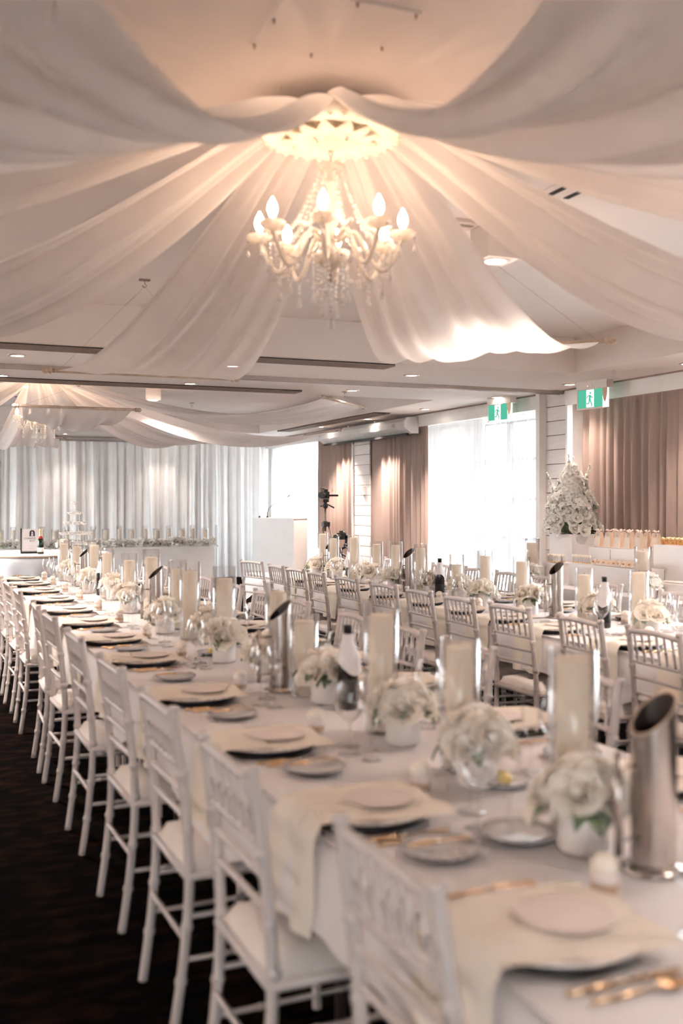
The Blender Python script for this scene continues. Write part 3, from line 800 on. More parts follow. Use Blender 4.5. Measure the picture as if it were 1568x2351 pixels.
# ---------------------------------------------------------------- tableware prototypes
charger = ('charger_plate', 'plate', [P('dish', MB().lathe([(.001, .012), (.10, .012), (.120, .016), (.159, .025), (.165, .033), (.161, .034), (.118, .021), (.001, .016)], 48).mesh('dish', 'plate_glass')),
                                      P('underside', MB().lathe([(.001, .001), (.125, .001), (.138, .004), (.153, .017), (.153, .022), (.11, .012), (.001, .011)], 48).mesh('underside', 'dark_plate'))])
def nap_fn(u, v):
    prof = [(.154, .036), (.10, .034), (.05, .031), (-.08, .032), (-.135, .035), (-.166, .035), (-.186, .0), (-.188, -.08), (-.192, -.15), (-.198, -.215)]
    k = u * (len(prof) - 1); i = min(int(k), len(prof) - 2); f = k - i
    x = prof[i][0] * (1 - f) + prof[i + 1][0] * f; z = prof[i][1] * (1 - f) + prof[i + 1][1] * f
    w = 2 * v - 1
    wid = .150 - .030 * u + (.008 * math.sin(u * 9))
    y = w * wid + .02 * (u - .5)
    if u > .55: x += .012 * math.sin(w * 5 + 1) * (u - .55) * 2
    else: z += .004 * math.sin(w * 6 + u * 8) + (-.006 * abs(w) ** 3 if u < .3 else 0) + .004
    return (x, y, z)
nb_ = MB().grid(nap_fn, 36, 12)
napkin = ('napkin', 'napkin', [(None, nb_.mesh('napkin', 'napkin'), Z0, Z0, None)])
menu = ('menu_card', 'card', [(None, MB().disc(.085, .0, 40, up=False).disc(.085, .0015, 40).mesh('menu_card', 'card'), Z0, Z0, None)])
sideplate = ('side_plate', 'plate', [P('dish', MB().lathe([(.001, .006), (.045, .006), (.053, .008), (.074, .016), (.075, .018), (.052, .011), (.001, .008)], 32).mesh('dish', 'china')),
                                     P('band', MB().lathe([(.030, .001), (.05, .003), (.0755, .014), (.0765, .017), (.0755, .0185), (.070, .0165)], 32).mesh('band', 'china_rim'))])
def fork_mesh(L):
    b = MB().tube([(0, 0, .004), (L * .3, 0, .006), (L * .62, 0, .009)], [.0045, .004, .003], 6)
    b.box((L * .68, 0, .010), (.035, .022, .003))
    for k in range(4): b.box((L * .68 + .042, -.009 + .006 * k, .008), (.055, .003, .0025))
    return b
def knife_mesh(L):
    b = MB().tube([(0, 0, .005), (L * .25, 0, .005), (L * .5, 0, .005)], [.004, .0055, .004], 6)
    b.add([(L * .5, -.004, .0045), (L * .95, -.012, .0045), (L, .004, .0045), (L * .5, .006, .0045), (L * .5, -.004, .0065), (L * .95, -.012, .006), (L, .004, .006), (L * .5, .006, .0065)],
          [(3, 2, 1, 0), (4, 5, 6, 7), (0, 1, 5, 4), (1, 2, 6, 5), (2, 3, 7, 6)], False)
    return b
fork = ('fork', 'fork', [(None, fork_mesh(.20).mesh('fork', 'gold'), Z0, Z0, None)])
knife = ('knife', 'knife', [(None, knife_mesh(.22).mesh('knife', 'gold'), Z0, Z0, None)])
bknife = ('butter_knife', 'knife', [(None, knife_mesh(.15).mesh('butter_knife', 'gold'), Z0, Z0, None)])
sp_b = MB().tube([(0, 0, .005), (.06, 0, .005), (.12, 0, .008)], [.0045, .004, .003], 6)
sp_b.grid(lambda u, v: (.12 + .055 * u, (v - .5) * .034 * math.sin(PI * min(1, .15 + u * .8)), .009 - .006 * math.sin(PI * u) * math.sin(PI * v)), 8, 6)
spoon = ('spoon', 'spoon', [(None, sp_b.mesh('spoon', 'gold'), Z0, Z0, None)])
def stem_profile(r, h, bowl_h, top, base=.034):
    hs = h - bowl_h
    return [(.001, 0), (base, .001), (base, .003), (.012, .007), (.004, .016), (.0035, hs * .6), (.0045, hs - .004), (r * .45, hs + bowl_h * .07), (r * .86, hs + bowl_h * .26), (r, hs + bowl_h * .5), (r * .95, hs + bowl_h * .75), (top, h)]
wine_a = ('wine_glass', 'wine glass', [(None, MB().lathe(stem_profile(.042, .215, .115, .032), 20).mesh('wine_glass', 'glass'), Z0, Z0, None)])
wine_b = ('water_goblet', 'goblet', [(None, MB().lathe(stem_profile(.046, .185, .110, .037), 20).mesh('water_goblet', 'glass'), Z0, Z0, None)])
flute = ('champagne_flute', 'flute', [(None, MB().lathe(stem_profile(.026, .235, .150, .022, .03), 16).mesh('champagne_flute', 'glass'), Z0, Z0, None)])
favour = ('favour_jar', 'favour', [P('jar', MB().lathe([(.001, 0), (.024, .001), (.026, .006), (.026, .042), (.021, .048)], 16).mesh('jar', 'card')),
                                   P('cap', MB().lathe([(.020, .047), (.025, .050), (.0265, .060), (.022, .072), (.011, .080), (.001, .082)], 16, ripple=lambda a, z: 1 + .05 * math.cos(9 * a)).mesh('cap', 'wax_white')),
                                   P('band', MB().lathe([(.0262, .012), (.0268, .014), (.0268, .026), (.0262, .028)], 16).mesh('band', 'bag_side'))])
butter = ('butter_dish', 'dish', [P('dish', sideplate[2][0][1]), P('band', sideplate[2][1][1]), P('butter', MB().sphere((0, 0, .018), .026, 10, 6, .7).mesh('butter', 'butter'))])

def setting(x, y, flip, where, sp=.29, has_jar=True):
    s_ = -1 if flip else 1
    rz = PI if flip else 0
    def at(dx, dy, dz=0): return (x + s_ * dx, y + s_ * dy, ZTAB + .004 + dz)
    j = lambda a: R.uniform(-a, a)
    place(charger, 'round beaded glass charger plate, %s' % where, at(0, 0), rz, 'charger plates')
    place(napkin, 'cream napkin over the plate and table edge, %s' % where, at(0, 0), rz + j(.03), 'draped cream napkins')
    place(menu, 'round blush menu card on the napkin, %s' % where, at(.03, 0, .0415), rz, 'round menu cards')
    place(sideplate, 'small pale side plate, %s' % where, at(*((.035, sp) if sp > .3 else (.165, .20))), rz, 'side plates', 1.12)
    place(bknife, 'gold butter knife on the side plate, %s' % where, at(*((-.035, sp + .015, .0195) if sp > .3 else (.095, .21, .0195))), rz + j(.1), 'gold butter knives')
    place(fork, 'gold fork, %s' % where, at(-.09, .18 + (.05 if sp > .4 else 0)), rz + j(.04), 'gold forks')
    place(knife, 'gold knife, %s' % where, at(-.09, -.18), rz + j(.04), 'gold knives')
    place(spoon, 'gold spoon, %s' % where, at(-.07, -.215), rz + j(.04), 'gold spoons')
    place(wine_a, 'clear tulip wine glass, %s' % where, at(.20 + j(.01), -.17 + j(.01)), j(3), 'wine glasses')
    place(wine_b, 'clear round water goblet, %s' % where, at(.25 + j(.01), -.08 + j(.01)), j(3), 'water goblets')
    place(flute, 'clear slim champagne flute, %s' % where, at(.235 + j(.01), -.255 + j(.01)), j(3), 'champagne flutes')
    if has_jar:
        place(favour, 'blush favour jar with cream cap, %s' % where, at(.21, .13), rz, 'favour jars')

S1L = [1.49, 2.25, 2.98, 3.80, 4.74, 5.50, 6.30, 7.05, 7.87, 8.64, 9.40, 10.0]
def gaps(ys, most): return [min(most, abs(b - a) - .31) for a, b in zip(ys, ys[1:])] + [most]
GL, GR = gaps(S1L, .47), None
for i, y in enumerate(S1L):
    setting(1.008, y, False, '%s from camera, aisle side of front table' % ORD[i], GL[i])
S1R = [2.2, 2.95, 3.74, 4.40, 5.02, 5.76, 6.4, 7.06, 7.8, 8.5, 9.2, 9.9]
GR = gaps(S1R[::-1], .42)[::-1]
for i, y in enumerate(S1R):
    setting(2 * T1C - 1.008, y, True, '%s from camera, far side of front table' % ORD[i], GR[i])
for i, y in enumerate(T2L[1:11]):
    setting(2 * 0 + T2C - .408, y, False, '%s from camera, near side of rear table' % ORD[i])
for i, y in enumerate(T2R):
    setting(T2C + .408, y, True, '%s from camera, window side of rear table' % ORD[i])
place(sideplate, 'pale empty side plate beside the nearest rose posy', (1.25, 1.97, ZTAB + .004), 0, 'side plates', 1.12)
for i, (x, y, lab) in enumerate([(1.45, 2.36, 'pale dish with yellow butter between the two nearest candles'),
                                 (1.38, 4.90, 'pale dish with yellow butter in the middle of the front table'), (3.62, 5.15, 'pale dish with yellow butter on the rear table')]):
    place(butter, lab, (x, y, ZTAB + .004), 0, 'butter dishes')

# ---------------------------------------------------------------- candles in cylinders
def candle_mesh(r, h): return MB().lathe([(.001, 0), (r, .001), (r, h - .012), (r * .985, h - .003), (r * .9, h + .001), (r * .6, h - .002), (.001, h + .004)], 28).mesh('wax', 'wax')
def cyl_mesh(r, h): return MB().lathe([(.001, .004), (r - .003, .004), (r, .007), (r, h), (r - .003, h + .002), (r - .005, h), (r - .005, .010), (.001, .009)], 32).mesh('glass_cylinder', 'glass_thick')
_cc, _cg = {}, {}
def candle(x, y, z, r, h, gr, gh, lab, glab, group, ggroup):
    k = (r, h)
    if k not in _cc: _cc[k] = candle_mesh(r, h)
    k2 = (gr, gh)
    if k2 not in _cg: _cg[k2] = cyl_mesh(gr, gh)
    t = thing('pillar_candle', lab, 'candle', (x, y, z + .011), R.uniform(0, 6), group)
    obj('wax', _cc[k], t); obj('wick', WICK, t, (0, 0, h))
    tag(obj('glass_cylinder', _cg[k2], None, (x, y, z)), glab, 'candle holder', ggroup)
WICK = MB().tube([(0, 0, 0), (.001, 0, .008), (.004, 0, .013)], .0016, 5).mesh('wick', 'wick')
T1Cn = [(2.00, .375, .405), (2.53, .335, .365), (3.04, .37, .42), (3.74, .275, .315), (4.27, .34, .39), (4.82, .365, .43), (5.47, .36, .42), (5.94, .34, .40), (6.51, .38, .44),
        (7.10, .33, .39), (8.06, .33, .39), (8.71, .37, .42), (9.44, .33, .38), (10.05, .33, .385)]
for i, (y, h, gh) in enumerate(T1Cn):
    x = T1C + [0, .0, .0, .0, .08, .0, 0, .05, .02, 0, .02, .03, 0, -.03][i]
    candle(x, y, ZTAB + .004, .0385, h, .056, gh, 'tall cream pillar candle, %s from the camera on the front table' % ORD[i],
           'clear glass cylinder around the %s candle from the camera on the front table' % ORD[i], 'pillar candles on the front table', 'glass cylinders on the front table')
T2Cn = [(4.78, .33, .35), (5.33, .28, .33), (5.95, .33, .37), (6.47, .34, .39), (6.93, .25, .34), (7.43, .36, .40), (7.94, .36, .40), (8.38, .35, .385), (8.77, .40, .43), (9.33, .37, .40), (9.67, .405, .43)]
for i, (y, h, gh) in enumerate(T2Cn):
    candle(T2C + .03 * math.sin(i * 2.1), y, ZTAB + .004, .0385, h, .056, gh, 'tall cream pillar candle, %s from the camera on the rear table' % ORD[i],
           'clear glass cylinder around the %s candle from the camera on the rear table' % ORD[i], 'pillar candles on the rear table', 'glass cylinders on the rear table')

# ---------------------------------------------------------------- roses and leaves
def rose_mesh(seed, mat, size=1.0):
    """a full open rose: nested cupped petals with rolled edges"""
    r = random.Random(seed); b = MB()
    b.lathe([(.001, .004), (.010, .008), (.014, .020), (.011, .034), (.004, .040), (.001, .038)], 8)
    for n, rb, hh, lean, roll in ((3, .011, .046, .05, .10), (4, .017, .046, .15, .22), (5, .024, .043, .35, .40), (5, .031, .038, .6, .65), (6, .036, .030, .9, .9)):
        o0 = r.uniform(0, 6)
        for k in range(n):
            a = o0 + 2 * PI * k / n + r.uniform(-.12, .12); h_ = hh * r.uniform(.9, 1.06); span = 2 * PI / n * .62; rb_ = rb * r.uniform(.9, 1.12); tw = r.uniform(-.12, .12)
            def fn(u, v):
                w = 2 * v - 1
                ang = a + w * span * (.55 + .45 * math.sin(PI * min(1, .2 + u * .6)))
                rr = rb_ * (1 + tw * w) * (.35 + .65 * math.sin(PI / 2 * min(1, u * 1.5))) + lean * .012 * u * u + roll * .010 * u ** 4
                z = h_ * (u - .16 * roll * u ** 4) * (1 - .42 * w * w * u) + .004 * (1 - u)
                return (rr * math.cos(ang), rr * math.sin(ang), z)
            b.grid(fn, 4, 4)
    for i, v in enumerate(b.v): b.v[i] = (v[0] * size, v[1] * size, v[2] * size)
    return b.mesh('rose', mat)
ROSES = [rose_mesh(k, 'petal') for k in range(3)]
ROSES_W = [rose_mesh(10 + k, 'petal_white') for k in range(3)]
def leaf_mesh(L, W, mat):
    return MB().grid(lambda u, v: (L * u, (v - .5) * W * math.sin(PI * min(1, .1 + u * .88)), .25 * L * math.sin(PI * u * .9) - .12 * W * (1 - abs(2 * v - 1)) - .1 * L * u * u), 6, 4).mesh('leaf', mat)
LEAVES = [leaf_mesh(.055, .032, 'leaf'), leaf_mesh(.05, .036, 'leaf_pale'), leaf_mesh(.065, .03, 'leaf')]
VASE = MB().lathe([(.001, .002), (.044, .002), (.048, .008), (.048, .095), (.045, .098), (.043, .09), (.043, .02)], 28).mesh('vase', 'vase')
def dir_rot(d, spin=0.0):
    q = Vector(d).to_track_quat('Z', 'Y') @ Matrix.Rotation(spin, 3, 'Z').to_quaternion()
    return q.to_euler()
def arrangement(x, y, z, label, seed, n=7, spread=.062, sc=1.0, group='rose arrangements', roses=None, vase=True, cat='flowers'):
    r = random.Random(seed); t = thing('rose_arrangement', label, cat, (x, y, z), r.uniform(0, 6), group, sc)
    roses = roses or ROSES
    if vase: obj('vase', VASE, t)
    zb = .105 if vase else .03
    for k in range(n):
        if k == 0: d = Vector((.1, 0, 1)); rad = .01; zz = zb + .035
        else:
            a = 2 * PI * k / (n - 1) + r.uniform(-.3, .3); rad = spread * r.uniform(.9, 1.15); zz = zb + r.uniform(-.014, .02)
            d = Vector((math.cos(a) * .95, math.sin(a) * .95, .75))
        dd = d.normalized()
        obj('rose', roses[k % len(roses)], t, (dd.x * rad, dd.y * rad, zz), dir_rot(d, r.uniform(0, 6)), r.uniform(.92, 1.12))
    for k in range(10):
        a = r.uniform(0, 2 * PI); e = r.uniform(-.5, -.05)
        obj('leaf', LEAVES[k % 3], t, (math.cos(a) * .045, math.sin(a) * .045, zb - .005), (r.uniform(-.5, .5), -e + .2, a), r.uniform(.9, 1.25))
    return t
for i, (y, h, gh) in enumerate(T1Cn):
    off = [(-.08, -.15), (-.03, -.15), (.0, -.16), (.02, -.17), (-.02, -.15), (-.05, -.16), (.06, -.15), (-.06, -.14), (.05, -.15), (-.04, -.15), (.04, -.15), (-.04, -.15), (0, -.15), (0, -.15)][i]
    arrangement(T1C + off[0], y + off[1], ZTAB + .004, 'cream rose posy in a white vase before the %s candle on the front table' % ORD[i], 100 + i, 7 if i < 6 else 6, sc=1.12)
for i, (y, h, gh) in enumerate(T2Cn):
    arrangement(T2C - .05 + .06 * math.sin(i * 1.7), y - .16, ZTAB + .004, 'cream rose posy in a white vase before the %s candle on the rear table' % ORD[i], 200 + i, 7, sc=1.12)

# ---------------------------------------------------------------- steel wine coolers
def cooler_parts():
    n = 36; r, h = .046, .362
    b = MB(); vs = []; fs = []
    for k, (rr, z) in enumerate([(r, .012), (r, .1), (r, .2), (r, 1)]):
        for i in range(n):
            a = 2 * PI * i / n
            zz = z if z != 1 else h - .045 + .9 * rr * math.cos(a)
            vs.append((rr * math.cos(a), rr * math.sin(a), zz))
    for k in range(3):
        for i in range(n):
            j = (i + 1) % n; fs.append((k * n + i, k * n + j, (k + 1) * n + j, (k + 1) * n + i))
    tube_me = MB().add(vs, fs).mesh('tube', 'steel')
    vs = []; fs = []
    ri = r - .004
    for k, z in enumerate((1, .25, .05)):
        for i in range(n):
            a = 2 * PI * i / n
            vs.append((ri * math.cos(a), ri * math.sin(a), z if z != 1 else h - .045 + .9 * ri * math.cos(a) - .001))
    for k in range(2):
        for i in range(n):
            j = (i + 1) % n; fs.append((k * n + i, (k + 1) * n + i, (k + 1) * n + j, k * n + j))
    fs.append(tuple(2 * n + i for i in range(n)))
    inner = MB().add(vs, fs).mesh('lining', 'steel_dark')
    vs = []; fs = []
    for rr in (r, ri):
        for i in range(n):
            a = 2 * PI * i / n; vs.append((rr * math.cos(a), rr * math.sin(a), h - .045 + .9 * rr * math.cos(a)))
    for i in range(n):
        j = (i + 1) % n; fs.append((i, j, n + j, n + i))
    lip = MB().add(vs, fs).mesh('lip', 'steel')
    base = MB().lathe([(.001, .001), (.066, .001), (.068, .005), (.05, .012), (.046, .016)], 32).mesh('base', 'steel')
    rod = MB().tube([(0, 0, .04), (0, 0, .245)], .0085, 12).mesh('handle', 'steel')
    bar = MB().tube([(0, 0, 0), (.04, 0, 0)], .004, 8).mesh('handle_bar', 'steel')
    return [P('tube', tube_me), P('lining', inner), P('lip', lip), P('base', base),
            P('handle', rod, (-.088, 0, 0), Z0, None, [('handle_bar', bar, (.004, 0, .215), Z0, None), ('handle_bar', bar, (.004, 0, .07), Z0, None)])]
COOLER = ('wine_cooler', 'wine cooler', cooler_parts())
RT = -math.radians(22.8)
for x, y, lab in [(1.40, 1.70, 'tall slant-topped steel wine cooler nearest the camera on the front table'), (1.36, 3.86, 'slant-topped steel wine cooler mid front table beside the blushing candle'),
                  (1.40, 6.22, 'slant-topped steel wine cooler further along the front table'), (1.40, 8.89, 'slant-topped steel wine cooler near the far end of the front table'),
                  (3.83, 9.40, 'slant-topped steel wine cooler at the far end of the rear table'), (3.83, 7.69, 'slant-topped steel wine cooler in the middle of the rear table'),
                  (3.84, 5.60, 'slant-topped steel wine cooler nearest the gift table on the rear table')]:
    place(COOLER, lab, (x, y, ZTAB + .004), RT + .55 + R.uniform(-.15, .15), 'steel wine coolers')
# ---------------------------------------------------------------- wine bottles wrapped in napkins
bot = MB().lathe([(.001, .003), (.033, .001), (.037, .006), (.037, .175), (.034, .195), (.019, .225), (.0145, .24), (.0145, .262)], 24).mesh('bottle_body', 'bottle')
capm = MB().lathe([(.0152, .25), (.0152, .285), (.0165, .286), (.0165, .300), (.001, .301)], 16).mesh('capsule', 'black')
def wrapn(u, v):
    a = 2 * PI * v
    z = .178 + .092 * u - .055 * max(0, math.cos(a + .6)) * (1 - u)
    r_ = .0395 + .012 * (1 - u) * (1 + math.cos(3 * a)) * .5
    if z > .185: r_ = max(.019, .0395 - (z - .185) * .33) + .003
    return (r_ * math.cos(a), r_ * math.sin(a), z)
wrapm = MB().grid(wrapn, 10, 28).mesh('napkin_wrap', 'linen')
labm = MB().lathe([(.0373, .03), (.0376, .032), (.0376, .10), (.0373, .102)], 24).mesh('bottle_label', 'black')
BOTTLE = ('wine_bottle', 'bottle', [P('bottle_body', bot), P('capsule', capm), P('napkin_wrap', wrapm), P('bottle_label', labm)])
for x, y, lab in [(1.47, 3.44, 'dark wine bottle in a white napkin beside the third candle of the front table'), (1.44, 8.35, 'dark wine bottle in a white napkin near the far end of the front table'),
                  (3.80, 5.05, 'dark wine bottle in a white napkin at the near end of the rear table'), (3.83, 7.15, 'dark wine bottle in a white napkin mid rear table before the sheer'),
                  (3.86, 9.0, 'dark wine bottle in a white napkin below the camera gimbal')]:
    place(BOTTLE, lab, (x, y, ZTAB + .004), R.uniform(0, 6), 'wine bottles in napkins')

# ================================================================ HEAD TABLE
t = thing('head_table', 'long white head table before the backdrop drapes', 'table', (0, 0, 0))
obj('front_panel', MB().box((2.2, 16.80, .375), (5.08, .02, .69)).mesh('front_panel', 'white_board'), t)
obj('tabletop', MB().box((2.2, 17.15, .735), (5.10, .74, .03)).mesh('tabletop', 'white_board'), t)
obj('end_panel', MB().box((4.75, 17.15, .38), (.02, .72, .70)).mesh('end_panel', 'white_board'), t)
for x in (-.3, 2.2, 4.7): obj('leg', MB().box((x, 17.4, .36), (.04, .04, .72)).mesh('leg', 'grey_metal'), t)
obj('acrylic_post', MB().box((4.79, 16.80, .55), (.03, .05, 1.1)).mesh('acrylic_post', 'acrylic'), t)
HC = [1.41, 1.614, 1.854, 2.051, 2.255, 2.441, 2.66, 2.857, 3.056, 3.277, 3.477, 3.703, 3.896, 4.097, 4.321, 4.501, 4.716]
for i, x in enumerate(HC):
    wide = i % 2 == 0
    candle(x - .03, 17.12, ZTAB + .001, .045 if wide else .034, .255 if wide else .275, .062 if wide else .047, .29 if wide else .335,
           '%s cream candle on the head table, %s from the left edge' % ('wide' if wide else 'slim', ORD[i]), 'glass cylinder of the %s head table candle from the left edge' % ORD[i],
           'candles on the head table', 'glass cylinders on the head table')
gar = thing('flower_garland', 'white rose garland with green leaves along the head table front', 'garland', (0, 16.90, ZTAB + .004))
rg = random.Random(8)
for k in range(62):
    x = 1.15 + 3.62 * k / 61 + rg.uniform(-.02, .02)
    d = Vector((rg.uniform(-.5, .5), rg.uniform(-1, -.1), rg.uniform(.3, 1)))
    obj('rose', ROSES_W[k % 3], gar, (x, rg.uniform(-.05, .05), .045 + rg.uniform(-.02, .04)), dir_rot(d, rg.uniform(0, 6)), rg.uniform(1.1, 1.5))
for k in range(70):
    x = 1.15 + 3.66 * k / 69
    obj('leaf', LEAVES[k % 3], gar, (x, -.05, .03 + rg.uniform(-.02, .04)), (rg.uniform(-.6, .6), rg.uniform(-.2, .7), rg.uniform(-2.6, -.5)), rg.uniform(.8, 1.2))
# small votive glasses under the garland
vot = ('votive_glass', 'votive', [(None, MB().lathe([(.001, .003), (.028, .003), (.032, .006), (.034, .065), (.031, .065), (.029, .01)], 16).mesh('votive_glass', 'glass_thick'), Z0, Z0, None)])
for i, x in enumerate([1.55, 2.1, 2.5, 3.17, 3.38, 3.6, 3.8, 4.0, 4.2, 4.4, 4.6]):
    place(vot, 'small clear votive glass under the garland, %s from the left' % ORD[i], (x, 16.835, ZTAB + .002), 0, 'votives on the head table')

# ================================================================ CHAMPAGNE TABLE
ZCT = .85
CX, CY = 1.58, 13.55
def round_cloth(u, v):
    a = 2 * PI * v; r_ = .85
    if u < .3: return (r_ * u / .3 * math.cos(a), r_ * u / .3 * math.sin(a), ZCT)
    d = (u - .3) / .7; rr = r_ + .012 + (.035 * math.cos(18 * a) + .02 * math.sin(7 * a)) * d
    return (rr * math.cos(a), rr * math.sin(a), ZCT - .004 - (ZCT - .02) * d)
tag(obj('round_tablecloth', MB().grid(round_cloth, 14, 144).mesh('round_tablecloth', 'linen'), None, (CX, CY, 0)), 'white cloth to the floor on the champagne table by the left edge', 'tablecloth')
t = thing('round_table', 'round table under the champagne tower cloth', 'table', (CX, CY, 0))
obj('tabletop', MB().lathe([(.001, ZCT - .03), (.84, ZCT - .03), (.84, ZCT - .004), (.001, ZCT - .004)], 48).mesh('tabletop', 'wood_rod'), t)
obj('pedestal', MB().lathe([(.3, 0), (.3, .03), (.05, .06), (.05, ZCT - .03)], 20).mesh('pedestal', 'grey_metal'), t)
coupe = ('coupe_glass', 'coupe glass', [(None, MB().lathe([(.001, 0), (.032, .001), (.031, .004), (.008, .008), (.0035, .016), (.0035, .085), (.006, .094), (.030, .104), (.044, .118), (.048, .135), (.0465, .136), (.042, .119), (.028, .107), (.001, .099)], 20).mesh('coupe_glass', 'coupe'), Z0, Z0, None)])
TX, TY = 1.985, 13.42
cnt = 0
LV = ['bottom', 'second', 'third', 'fourth', 'top']
for lv in range(5):
    nrow = 5 - lv
    q = 0
    for i in range(nrow):
        for k in range(nrow - i):
            s0 = .104
            ox = (k + i * .5) * s0 - (nrow - 1) * s0 / 2; oy = (i * .866 - (nrow - 1) * .2887) * s0
            lab = 'clear coupe glass at the very top of the champagne tower' if lv == 4 else 'clear coupe glass, %s tier of champagne tower, %s row from front, %s from left' % (LV[lv], ORD[i], ORD[k])
            place(coupe, lab, (TX + ox, TY + oy, ZCT + .002 + lv * .1285), 0, 'coupe tower %s tier' % LV[lv], (1.06, 1.06, .942))
# sign board with lettering
def text_mesh(txt, size, mat, align='CENTER'):
    cu = bpy.data.curves.new('lettering', 'FONT'); cu.body = txt; cu.size = size; cu.align_x = align; cu.extrude = .0004; cu.resolution_u = 2
    o = bpy.data.objects.new('lettering_source', cu); C.objects.link(o)
    dg = bpy.context.evaluated_depsgraph_get()
    me = bpy.data.meshes.new_from_object(o.evaluated_get(dg)); bpy.data.objects.remove(o); bpy.data.curves.remove(cu)
    me.materials.clear(); me.materials.append(M[mat]); return me
t = thing('table_sign', 'grey framed table sign with a black arch emblem beside the champagne bottle', 'sign', (1.455, 13.3, ZCT + .002), RT * .2)
t.scale = (.94, 1, .94)
obj('board', MB().box((0, .03, .172), (.265, .008, .30)).mesh('board', 'china'), t)
obj('frame', MB().box((0, .03, .012), (.275, .05, .024)).box((-.14, .034, .165), (.016, .03, .33)).mesh('frame', 'black'), t)
arch = MB(); pts = [(-.034, .225), (.034, .225)] + [(.034 * math.cos(q), .272 + .034 * math.sin(q)) for q in [PI * i / 12 for i in range(13)]]
arch.add([(x, .0255, z) for x, z in pts], [tuple(range(len(pts)))], False)
obj('arch_emblem', arch.mesh('arch_emblem', 'black'), t)
tw = MB().box((0, .0245, .237), (.030, .001, .012)).box((0, .0245, .252), (.022, .001, .016)).box((0, .0245, .270), (.026, .001, .010)).box((0, .0245, .281), (.012, .001, .014)).box((0, .0245, .291), (.003, .001, .012))
obj('tower_emblem', tw.mesh('tower_emblem', 'china'), t)
obj('lettering', text_mesh('CHANCEL', .034, 'black', 'LEFT'), t, (-.105, .0255, .186), (PI / 2, 0, 0))
obj('lettering', text_mesh('&CO', .03, 'black'), t, (.0, .0255, .155), (PI / 2, 0, 0))
for k, (z, w) in enumerate([(.100, .10), (.085, .06), (.070, .11), (.058, .06)]):
    obj('text_line', MB().box((0, .0255, z), (w, .001, .003)).mesh('text_line', 'china_rim'), t)
cb = MB().lathe([(.001, .003), (.038, .001), (.043, .008), (.043, .14), (.040, .17), (.030, .205), (.019, .235), (.0165, .25)], 24).mesh('bottle_body', 'bottle_green')
cf = MB().lathe([(.0195, .232), (.0175, .25), (.0165, .30), (.018, .305), (.018, .325), (.012, .335), (.001, .336)], 20).mesh('foil', 'foil_gold')
cl_ = MB().lathe([(.0433, .03), (.0436, .032), (.0436, .085), (.0433, .087)], 24).mesh('bottle_label', 'label')
cr = MB().lathe([(.0325, .205), (.0265, .222), (.0205, .234), (.0215, .238)], 20).mesh('neck_ribbon', 'red')
place(('champagne_bottle', 'bottle', [P('bottle_body', cb), P('foil', cf), P('bottle_label', cl_), P('neck_ribbon', cr)]), 'green champagne bottle with gold foil in front of the sign', (1.535, 13.14, ZCT + .002), 0, None, .92)
place(vot, 'small clear votive glass beside the champagne bottle', (1.68, 13.2, ZCT + .002))
arrangement(1.80, 13.05, ZCT + .002, 'small pale rose posy in front of the coupe tower', 301, 6)

# ================================================================ LECTERN AND CAMERA GEAR
t = thing('lectern', 'plain white box lectern with a gooseneck microphone', 'lectern', (5.66, 16.05, 0), math.radians(-22.8 - 24))
obj('cabinet', MB().box((0, 0, .605), (.74, .50, 1.21)).mesh('cabinet', 'lectern'), t)
obj('top_lip', MB().box((0, 0, 1.218), (.75, .51, .016)).mesh('top_lip', 'white_board'), t)
mic = thing('gooseneck_microphone', 'thin black gooseneck microphone on the lectern', 'microphone', (5.47, 16.15, 1.227), math.radians(-30))
obj('socket', MB().lathe([(.02, 0), (.018, .015), (.008, .03), (.007, .09), (.001, .092)], 10).mesh('socket', 'black'), mic)
obj('neck', MB().tube([(0, 0, .06), (.03, 0, .16), (.09, 0, .21), (.20, 0, .25), (.30, 0, .31), (.345, 0, .345)], .0042, 6).mesh('neck', 'black'), mic)
obj('capsule', MB().tube([(.335, 0, .336), (.375, 0, .372)], [.008, .012], 8).mesh('capsule', 'black'), mic)
tag(obj('microphone_stub', MB().lathe([(.018, 0), (.018, .02), (.006, .03), (.001, .03)], 10).mesh('microphone_stub', 'black'), None, (5.36, 16.22, 1.227)), 'tiny black socket at the back edge of the lectern', 'socket')

TPX, TPY = 6.15, 15.30
t = thing('tripod', 'dark metal tripod standing before the taupe curtain', 'tripod', (TPX, TPY, 0), RT)
hz = 1.12
for k in range(3):
    a = math.radians(90 + 120 * k + 25)
    fx, fy = .42 * math.cos(a), .42 * math.sin(a)
    o = obj('leg', MB().tube([(.045 * math.cos(a), .045 * math.sin(a), hz), (.24 * math.cos(a), .24 * math.sin(a), .55)], .014, 8).tube([(.24 * math.cos(a), .24 * math.sin(a), .57), (fx, fy, .02)], .010, 8).mesh('leg', 'grey_metal'), t)
    obj('foot', MB().sphere((fx, fy, .018), .018, 8, 5).mesh('foot', 'black'), o)
    obj('hinge', MB().box((.05 * math.cos(a), .05 * math.sin(a), hz + .01), (.05, .05, .07), a).mesh('hinge', 'black'), o)
obj('collar', MB().lathe([(.03, hz - .03), (.042, hz - .02), (.042, hz + .04), (.03, hz + .06)], 14).mesh('collar', 'black'), t)
obj('column', MB().tube([(0, 0, hz - .1), (0, 0, hz + .27)], .015, 10).mesh('column', 'grey_metal'), t)
hd = MB().lathe([(.02, hz + .26), (.04, hz + .28), (.042, hz + .32), (.025, hz + .34), (.03, hz + .36), (.001, hz + .37)], 12)
hd.box((.01, 0, hz + .385), (.09, .07, .05))
obj('pan_head', hd.mesh('pan_head', 'black'), t)
obj('pan_handle', MB().tube([(.02, 0, hz + .33), (.08, -.01, hz + .30), (.14, -.02, hz + .27)], [.008, .012, .013], 8).mesh('pan_handle', 'black'), t)
